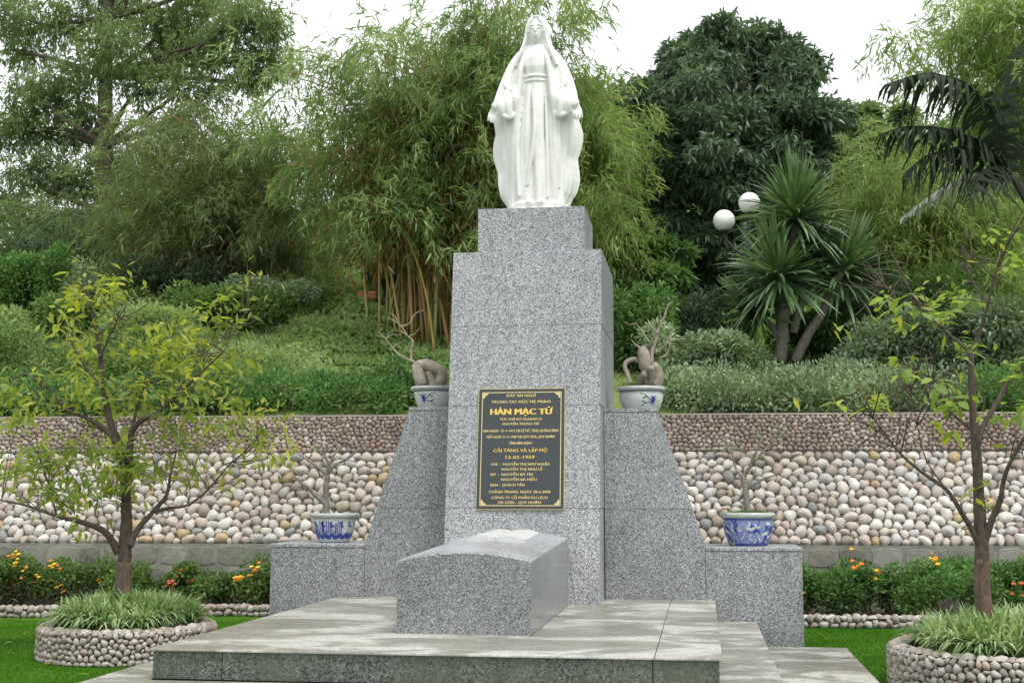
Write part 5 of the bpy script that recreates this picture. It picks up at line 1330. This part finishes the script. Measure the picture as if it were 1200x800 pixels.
# dark mango
Ym = 23.0; b = at(828, 425, Ym); b[2] = hz1(b[0], Ym)
g9 = np.random.default_rng(9)
lb = [lobe(*q) for q in ((800, 120, 22.6, 62, 60), (860, 75, 23.2, 60, 52), (905, 100, 23.4, 56, 55), (840, 180, 22.2, 70, 55), (930, 170, 23.0, 58, 62), (775, 215, 22.4, 48, 55), (890, 230, 22.8, 62, 45), (960, 150, 23.5, 36, 45), (800, 80, 23.6, 52, 42), (850, 55, 23.6, 56, 40), (900, 75, 23.8, 50, 40), (970, 205, 23.6, 32, 40), (840, 275, 22.8, 60, 40), (760, 290, 22.6, 40, 40), (925, 290, 23.4, 50, 45), (800, 330, 22.8, 50, 40), (860, 340, 23.2, 60, 40), (745, 150, 23.0, 30, 60), (750, 240, 23.2, 30, 50))]
tree('mango_tree', 'dark dense mango tree with glossy drooping leaves behind the globe lamp', b, [b, at(832, 380, Ym), at(838, 320, Ym), at(845, 240, Ym), at(850, 160, Ym)], .20, lb, 'lf_mango', 'bark_dark', 31, 12500, 9, (.14, .22), .27, .45, 22, crad=.42)
b = at(735, 400, 20.6); b[2] = hz1(b[0], 20.6)
tree('small_mango', 'small mango sapling with light green leaf tips close behind the pedestal', b, [b, at(738, 370, 20.6), at(742, 330, 20.6)], .07, [lobe(745, 275, 20.6, 34, 26), lobe(722, 310, 20.6, 30, 30), lobe(775, 330, 20.4, 30, 28), lobe(745, 345, 20.5, 36, 26), lobe(790, 300, 20.6, 22, 26)], 'lf_bush', 'bark', 32, 760, 10, (.15, .25), .24, .3, 16)
# tall feathery tree
Yt = 25.0; b = at(128, 340, Yt); b[2] = hz1(b[0], Yt)
g8 = np.random.default_rng(5); q_ = []
for px, py, a, c_ in ((60, 30, 46, 30), (120, 15, 50, 30), (190, 30, 55, 34), (250, 55, 40, 34), (285, 20, 36, 30), (90, 85, 40, 30), (40, 110, 34, 34), (170, 95, 44, 30), (225, 100, 36, 26), (60, 160, 40, 28), (110, 140, 36, 24), (30, 200, 40, 30), (80, 215, 40, 26), (140, 190, 42, 26), (10, 240, 40, 30), (20, 60, 30, 26), (320, 70, 24, 36), (300, 100, 20, 16), (-10, 160, 30, 40), (200, 150, 30, 24), (150, -30, 80, 30), (250, -20, 60, 26), (210, 60, 50, 40), (140, 60, 46, 36), (70, 120, 46, 30), (20, 20, 44, 40), (270, 90, 40, 30), (240, 20, 50, 34), (110, 230, 50, 30), (40, 260, 50, 30), (170, 210, 50, 30), (310, 30, 30, 40), (20, 150, 36, 30)):
    q_.append(lobe(px, py, Yt + g8.uniform(-1.2, 1.2), a, c_))
tree('tall_tree', 'tall feathery tree with sky showing through its loose crown', b, [b, at(126, 250, Yt), at(123, 170, Yt), at(124, 90, Yt), at(127, 20, Yt), at(128, -40, Yt)], .22, q_, 'lf_tall', 'bark', 41, 8200, 7, (.10, .19), .24, .5, 22, shell=.0, crad=1.05)
# trees far up the slope
def fartree(label, px, py, Y, lob, mat, seed, n=900, group='trees on the upper slope'):
    b = at(px, py, Y); b[2] = hz1(b[0], Y); top = lob[0][0]
    tree('slope_tree', label, b, [b, (b * .6 + top * .4), top], .14, lob, mat, 'bark_dark', seed, n, 8, (.25, .45), .4, .2, 6, group)
fartree('rounded hazy tree on the hill seen past the dark mango', 1010, 200, 42.0, [lobe(1000, 150, 42, 34, 26), lobe(1035, 140, 42, 34, 22), lobe(985, 185, 41, 36, 30), lobe(1050, 175, 41, 36, 28)], 'lf_far', 61, 1100)
fartree('hazy tree on the hill beside the banana leaves', 1110, 220, 40.0, [lobe(1090, 170, 40, 36, 30), lobe(1140, 180, 40, 40, 34), lobe(1180, 160, 40, 40, 40)], 'lf_far', 62, 1000)
fartree('pale hill tree showing between the bamboo clump and statue', 560, 250, 38.0, [lobe(540, 180, 38, 60, 50), lobe(600, 150, 38, 50, 50)], 'lf_far', 63, 900)
fartree('bluish-dark hill tree behind the low bamboo thicket', 20, 330, 36.0, [lobe(20, 300, 36, 46, 34), lobe(70, 310, 36, 40, 30), (lobe(-30, 310, 36, 50, 40))], 'lf_far_dark', 64, 900)
fartree('dark hill tree behind the reddish bamboo clump', 200, 330, 36.0, [lobe(190, 250, 36, 70, 55), lobe(270, 230, 36, 60, 50), lobe(120, 270, 36, 50, 40)], 'lf_far_dark', 65, 1200)
fartree('shaded hill tree filling the gap beneath dark mango', 830, 350, 30.0, [lobe(800, 320, 30, 60, 50), lobe(870, 330, 30, 60, 50), lobe(760, 270, 31, 50, 50), lobe(930, 330, 31, 60, 55)], 'lf_far_dark', 66, 1300)
fartree('green hill tree behind the yellow-green bamboo', 1140, 330, 34.0, [lobe(1100, 270, 34, 70, 60), lobe(1180, 270, 34, 60, 70), lobe(1020, 280, 34, 60, 60)], 'lf_far', 67, 1300)
fartree('hill tree standing behind the statue and leaning bamboo', 700, 250, 36.0, [lobe(690, 130, 36, 50, 40), lobe(740, 160, 36, 50, 50), lobe(650, 160, 36, 40, 50)], 'lf_far', 68, 1000)

def wood(label, boxes, seed, mat, n=900):
    g = np.random.default_rng(seed); B = []; O = []
    for x0, x1, y0, y1, m in boxes:
        X = g.uniform(x0, x1, m); Y = g.uniform(y0, y1, m); Z = hz(X, Y); R_ = g.uniform(1.0, 2.0, m)
        for x, y, z, r_ in zip(X, Y, Z, R_):
            k = 260; q = unit(g.normal(size=(k, 3))); q[:, 2] = np.abs(q[:, 2]) * 1.15 - .15
            B.append(np.array([x, y, z + r_ * .7]) + q * r_ * g.uniform(.75, 1.05, (k, 1))); O.append(q + g.normal(size=(k, 3)) * .5)
    B = np.concatenate(B); O = np.concatenate(O); m = len(B); Lf = g.uniform(.22, .42, m)
    tag(leaves('distant_wood', B, O, Lf, Lf * .55, M[mat], None, g, .15, .6), label, 'wood', kind='stuff')
wood('hazy green wood covering the upper hillside', [(2, 26, 44, 70, 130), (-14, 4, 40, 60, 70)], 91, 'lf_far')
wood('dark green wood on the lower hill behind the feathery tree', [(-40, -14, 38, 56, 80)], 92, 'lf_far_dark')

# ------------------------------------------------------------------ spiky palms
def yucca_blades(name, C, axis, n, Lr, w, parent, g, spread=1.0):
    ax = np.array(axis, float); ax /= np.linalg.norm(ax)
    d = unit(g.normal(size=(n, 3))); u = np.cos(np.linspace(0, 2.05 * spread, n)) ; ph = np.arange(n) * 2.39996
    a = np.array([1., 0, 0]); a -= ax * a.dot(ax); a /= np.linalg.norm(a); b_ = np.cross(ax, a); s = np.sqrt(np.clip(1 - u * u, 0, 1))
    d = u[:, None] * ax + s[:, None] * (np.cos(ph)[:, None] * a + np.sin(ph)[:, None] * b_) + g.normal(size=(n, 3)) * .10; d = unit(d)
    L = g.uniform(.82, 1.05, n) * Lr; base = C + d * .05 - ax * g.uniform(0, .12, (n, 1))
    sd_ = unit(np.cross(d, g.normal(size=(n, 3)) * .3 + ax)); V = []
    for t, ww, sg in ((0, .6, 0), (.35, 1, .02), (.75, .7, .10), (1, .06, .22)):
        p = base + d * (L * t)[:, None]; p = p - np.array([0, 0, 1.]) * (sg * L * (s > .3))[:, None]
        V += [p - sd_ * w * ww * .5, p + sd_ * w * ww * .5]
    V = np.stack(V, 1).reshape(-1, 3); o = np.arange(n)[:, None] * 8
    Q = np.concatenate([o + np.array([0, 1, 3, 2]), o + np.array([2, 3, 5, 4]), o + np.array([4, 5, 7, 6])], 0)
    return tag(link(name, np_mesh(name, V, Q, M['lf_yucca'], True), parent), kind='stuff')
Yy = 18.2; b = at(920, 418, Yy); b[2] = hz1(b[0], Yy)
ye = empty('spiky_palm', tuple(b), 'spiky palm clump with stiff sword leaves on pale branching trunks', 'palm')
gy = np.random.default_rng(77)
heads = [((932, 252), .0, 74, 260, (.05, -.15, 1)), ((912, 322), -.3, 68, 260, (-.25, -.3, 1)), ((986, 318), .15, 68, 250, (.35, -.15, 1)), ((884, 362), .1, 52, 170, (-.6, -.3, .7)), ((950, 300), .3, 62, 150, (.1, .2, 1))]
for (px, py), dy_, Lp, n, axv in heads:
    yucca_blades('leaf_rosette', at(px, py, Yy + dy_), axv, n, Lp * 1.1 * Yy / F, .060, ye, gy)
for pts, ra, rb in (([(914, 424), (917, 385), (914, 350), (912, 322)], .10, .07), ([(917, 385), (925, 330), (932, 252)], .08, .06), ([(932, 424), (947, 392), (966, 362), (986, 318)], .075, .06), ([(914, 395), (900, 378), (884, 362)], .05, .045), ([(930, 390), (940, 350), (950, 300)], .06, .05)):
    MB().tube([at(px, py, Yy) for px, py in pts], [ra + (rb - ra) * k / (len(pts) - 1) for k in range(len(pts))], 10, 4, .15, random.Random(3)).build('trunk', M['bark_grey'], ye, True)

# ------------------------------------------------------------------ banana plant
Yb = 16.5; b = at(1222, 440, Yb); b[2] = hz1(b[0], Yb)
be = empty('banana_plant', tuple(b), 'banana plant with dark tattered drooping leaves under overhanging bamboo', 'banana plant')
MB().tube([b - [0, 0, .1], at(1222, 330, Yb), at(1212, 250, Yb), at(1184, 205, Yb)], [.11, .10, .08, .04], 10, 4).build('stem', M['bark_dark'], be, True)
def banana_leaf(pts, wid, mat, seed, dep=0):
    g = np.random.default_rng(seed); n = len(pts); P = np.array([at(px, py, Yb + dep * k / (n - 1)) for k, (px, py) in enumerate(pts)])
    tt = np.linspace(0, 1, 72); C = np.stack([np.interp(tt, np.linspace(0, 1, n), P[:, k]) for k in range(3)], -1)
    for _ in range(14): C[1:-1] = (C[:-2] + 2 * C[1:-1] + C[2:]) / 4
    T = unit(np.gradient(C, axis=0)); up = np.array([0, 0, 1.]); S = unit(np.cross(T, up))
    v = [tuple(p) for p in C]; f = []
    for s in (-1, 1):
        i = 2
        while i < 70:
            w_ = int(g.integers(1, 3)); j = min(71, i + w_); wl = wid * (math.sin(PI * min(.97, (i / 71) ** .8 * .9 + .06)) ** .6) * g.uniform(.45, 1.1)
            dr = g.uniform(.2, 1.35); o1 = S[i] * s * math.cos(dr) - up * math.sin(dr) + T[i] * g.uniform(.15, .5); o1 /= np.linalg.norm(o1)
            a0, a1 = C[i], C[j]; m0 = a0 + o1 * wl * .55 + up * .05 * wl; m1 = a1 - (a1 - a0) * .12 + o1 * wl * .55 + up * .05 * wl
            e0 = a0 + o1 * wl - up * .25 * wl; e1 = a1 - (a1 - a0) * .2 + o1 * wl * g.uniform(.8, 1) - up * .25 * wl
            n_ = len(v); v += [tuple(m1), tuple(m0), tuple(e0 * .7 + e1 * .3), tuple(e1 * .7 + e0 * .3)]
            ids = list(range(i, j + 1)); f += [tuple(ids + [n_, n_ + 1]), (n_ + 1, n_, n_ + 3, n_ + 2)]; i = j
    f += [(0, 1, 2), (70, 71, 69)]
    me = bpy.data.meshes.new('leaf'); me.from_pydata(v, [], f); me.materials.append(M[mat]); setsmooth(me, False)
    lf = link('leaf', me, be)
    MB().tube(list(C[::5]) + [C[-1]], list(np.linspace(.024, .005, len(C[::5]) + 1)), 6, 2).build('midrib', M[mat], lf, True)
for k, (pts, wd, mt, dp) in enumerate((([(1180, 195), (1165, 130), (1130, 95), (1085, 84), (1036, 100)], .66, 'lf_banana', -.6), ([(1180, 200), (1150, 165), (1105, 150), (1060, 148), (1030, 158)], .6, 'lf_banana', -.5), ([(1180, 205), (1160, 180), (1125, 172), (1085, 182), (1058, 205)], .66, 'lf_banana', -.4),
                               ([(1183, 215), (1165, 205), (1135, 206), (1100, 222), (1056, 256)], .30, 'lf_banana_pale', .5), ([(1184, 205), (1190, 170), (1205, 160), (1230, 190)], .5, 'lf_banana', .2), ([(1182, 212), (1172, 195), (1150, 200), (1135, 235)], .7, 'lf_banana', -.8), ([(1182, 200), (1175, 120), (1190, 60), (1215, 30)], .45, 'lf_banana', .4))):
    banana_leaf(pts, wd, mt, 200 + k, dp)

# ------------------------------------------------------------------ wild grass on the slope, lawn blades, fallen leaves
g = np.random.default_rng(55)
n = 110000
X = g.uniform(-22, 16, n); d = 1.0 + 30 * g.random(n) ** 1.5; Y = 15.7 + .07 * X + d
keep = np.abs(proj(np.stack([X, Y, hz(X, Y)], -1))[:, 0] - 600) < 720; X, Y, d = X[keep], Y[keep], d[keep]; n = len(X)
Z = hz(X, Y) - .02; Dd = g.normal(size=(n, 3)) * .5 + np.array([0, -.1, 1.0]); Lf = g.uniform(.12, .42, n) * np.clip(d / 4, .45, 1.5)
pp = np.stack([X, Y, Z], -1); pr = proj(pp); near = (pr[:, 0] > 340) & (pr[:, 0] < 470) & (pr[:, 1] > 416); Lf[near] *= .45
tag(leaves('wild_grass', pp, Dd, Lf, Lf * .16, M['lf_wild'], None, g, .25, .3), 'long pale green wild grass covering the hillside', 'grass', kind='stuff')
n = 70000
n = 90000; X = g.uniform(-10.5, -1.5, n); Y = 17.9 + 14 * g.random(n) ** 1.35; cl_ = np.sin(X * 2.3 + 1) * np.sin(Y * 1.9) + np.sin(X * 5.1 + Y * 3.3) * .5
Hh = np.clip(.30 + .22 * cl_, .06, .8) * np.clip((Y - 16.8) / 3, .3, 1.5)
pr = proj(np.stack([X, Y, hz(X, Y)], -1)); patch = (np.abs(pr[:, 0] - 432 + 6 * np.sin(pr[:, 1])) < 42) & (pr[:, 1] > 420); Hh[patch] *= .12
P = np.stack([X, Y, hz(X, Y) + Hh * g.random(n) ** .6], -1); Lf = g.uniform(.07, .15, n)
tag(leaves('slope_scrub', P, g.normal(size=(n, 3)) + [0, -.3, .3], Lf, Lf * .5, M['lf_slope'], None, g, .1, .8), 'low pale green scrub spreading over the slope behind the hedge', 'scrub', kind='stuff')
n = 90000
X = np.concatenate([g.uniform(-7.5, -2.7, n // 2), g.uniform(2.3, 6.0, n // 2)]); Y = g.uniform(8.0, 13.6, n)
ok = ((X - PLC[0]) ** 2 + (Y - PLC[1]) ** 2 > .74 ** 2) & ((X - PRC[0]) ** 2 + (Y - PRC[1]) ** 2 > .84 ** 2) & ~((X > -2.78) & (X < 2.69) & (Y < 11.32)) & ~((X < 0) & (Y > 13.0)) & ~((X > 0) & (Y > 13.32))
X, Y = X[ok], Y[ok]; n = len(X)
tag(leaves('lawn_grass', np.stack([X, Y, np.full(n, -.003)], -1), g.normal(size=(n, 3)) * .45 + np.array([0, 0, 1.]), g.uniform(.015, .034, n), .006, M['lf_lawn'], None, g, .1, .2), 'short mown green lawn grass around the monument', 'grass', kind='stuff')
fm = leaf_mesh('fallen_leaf', M['lf_tree'], 9, .45)
for px, py in ((14, 752), (50, 778), (958, 742), (966, 748), (30, 742), (90, 790), (975, 772)):
    p = atz(px, py, .03); o = link('fallen_leaf', fm, None, (p[0], p[1], .034)); o.scale = (.09, .09, .05); o.rotation_euler = (g.normal() * .2, g.normal() * .2, g.uniform(0, 6))
    tag(o, 'small pale fallen leaf lying on the mown lawn', 'leaf', 'fallen leaves on the lawn')
print('objects', len(bpy.data.objects), 'tris', sum(len(p.data.loops) - 2 * len(p.data.polygons) for p in bpy.data.objects if p.type == 'MESH'))
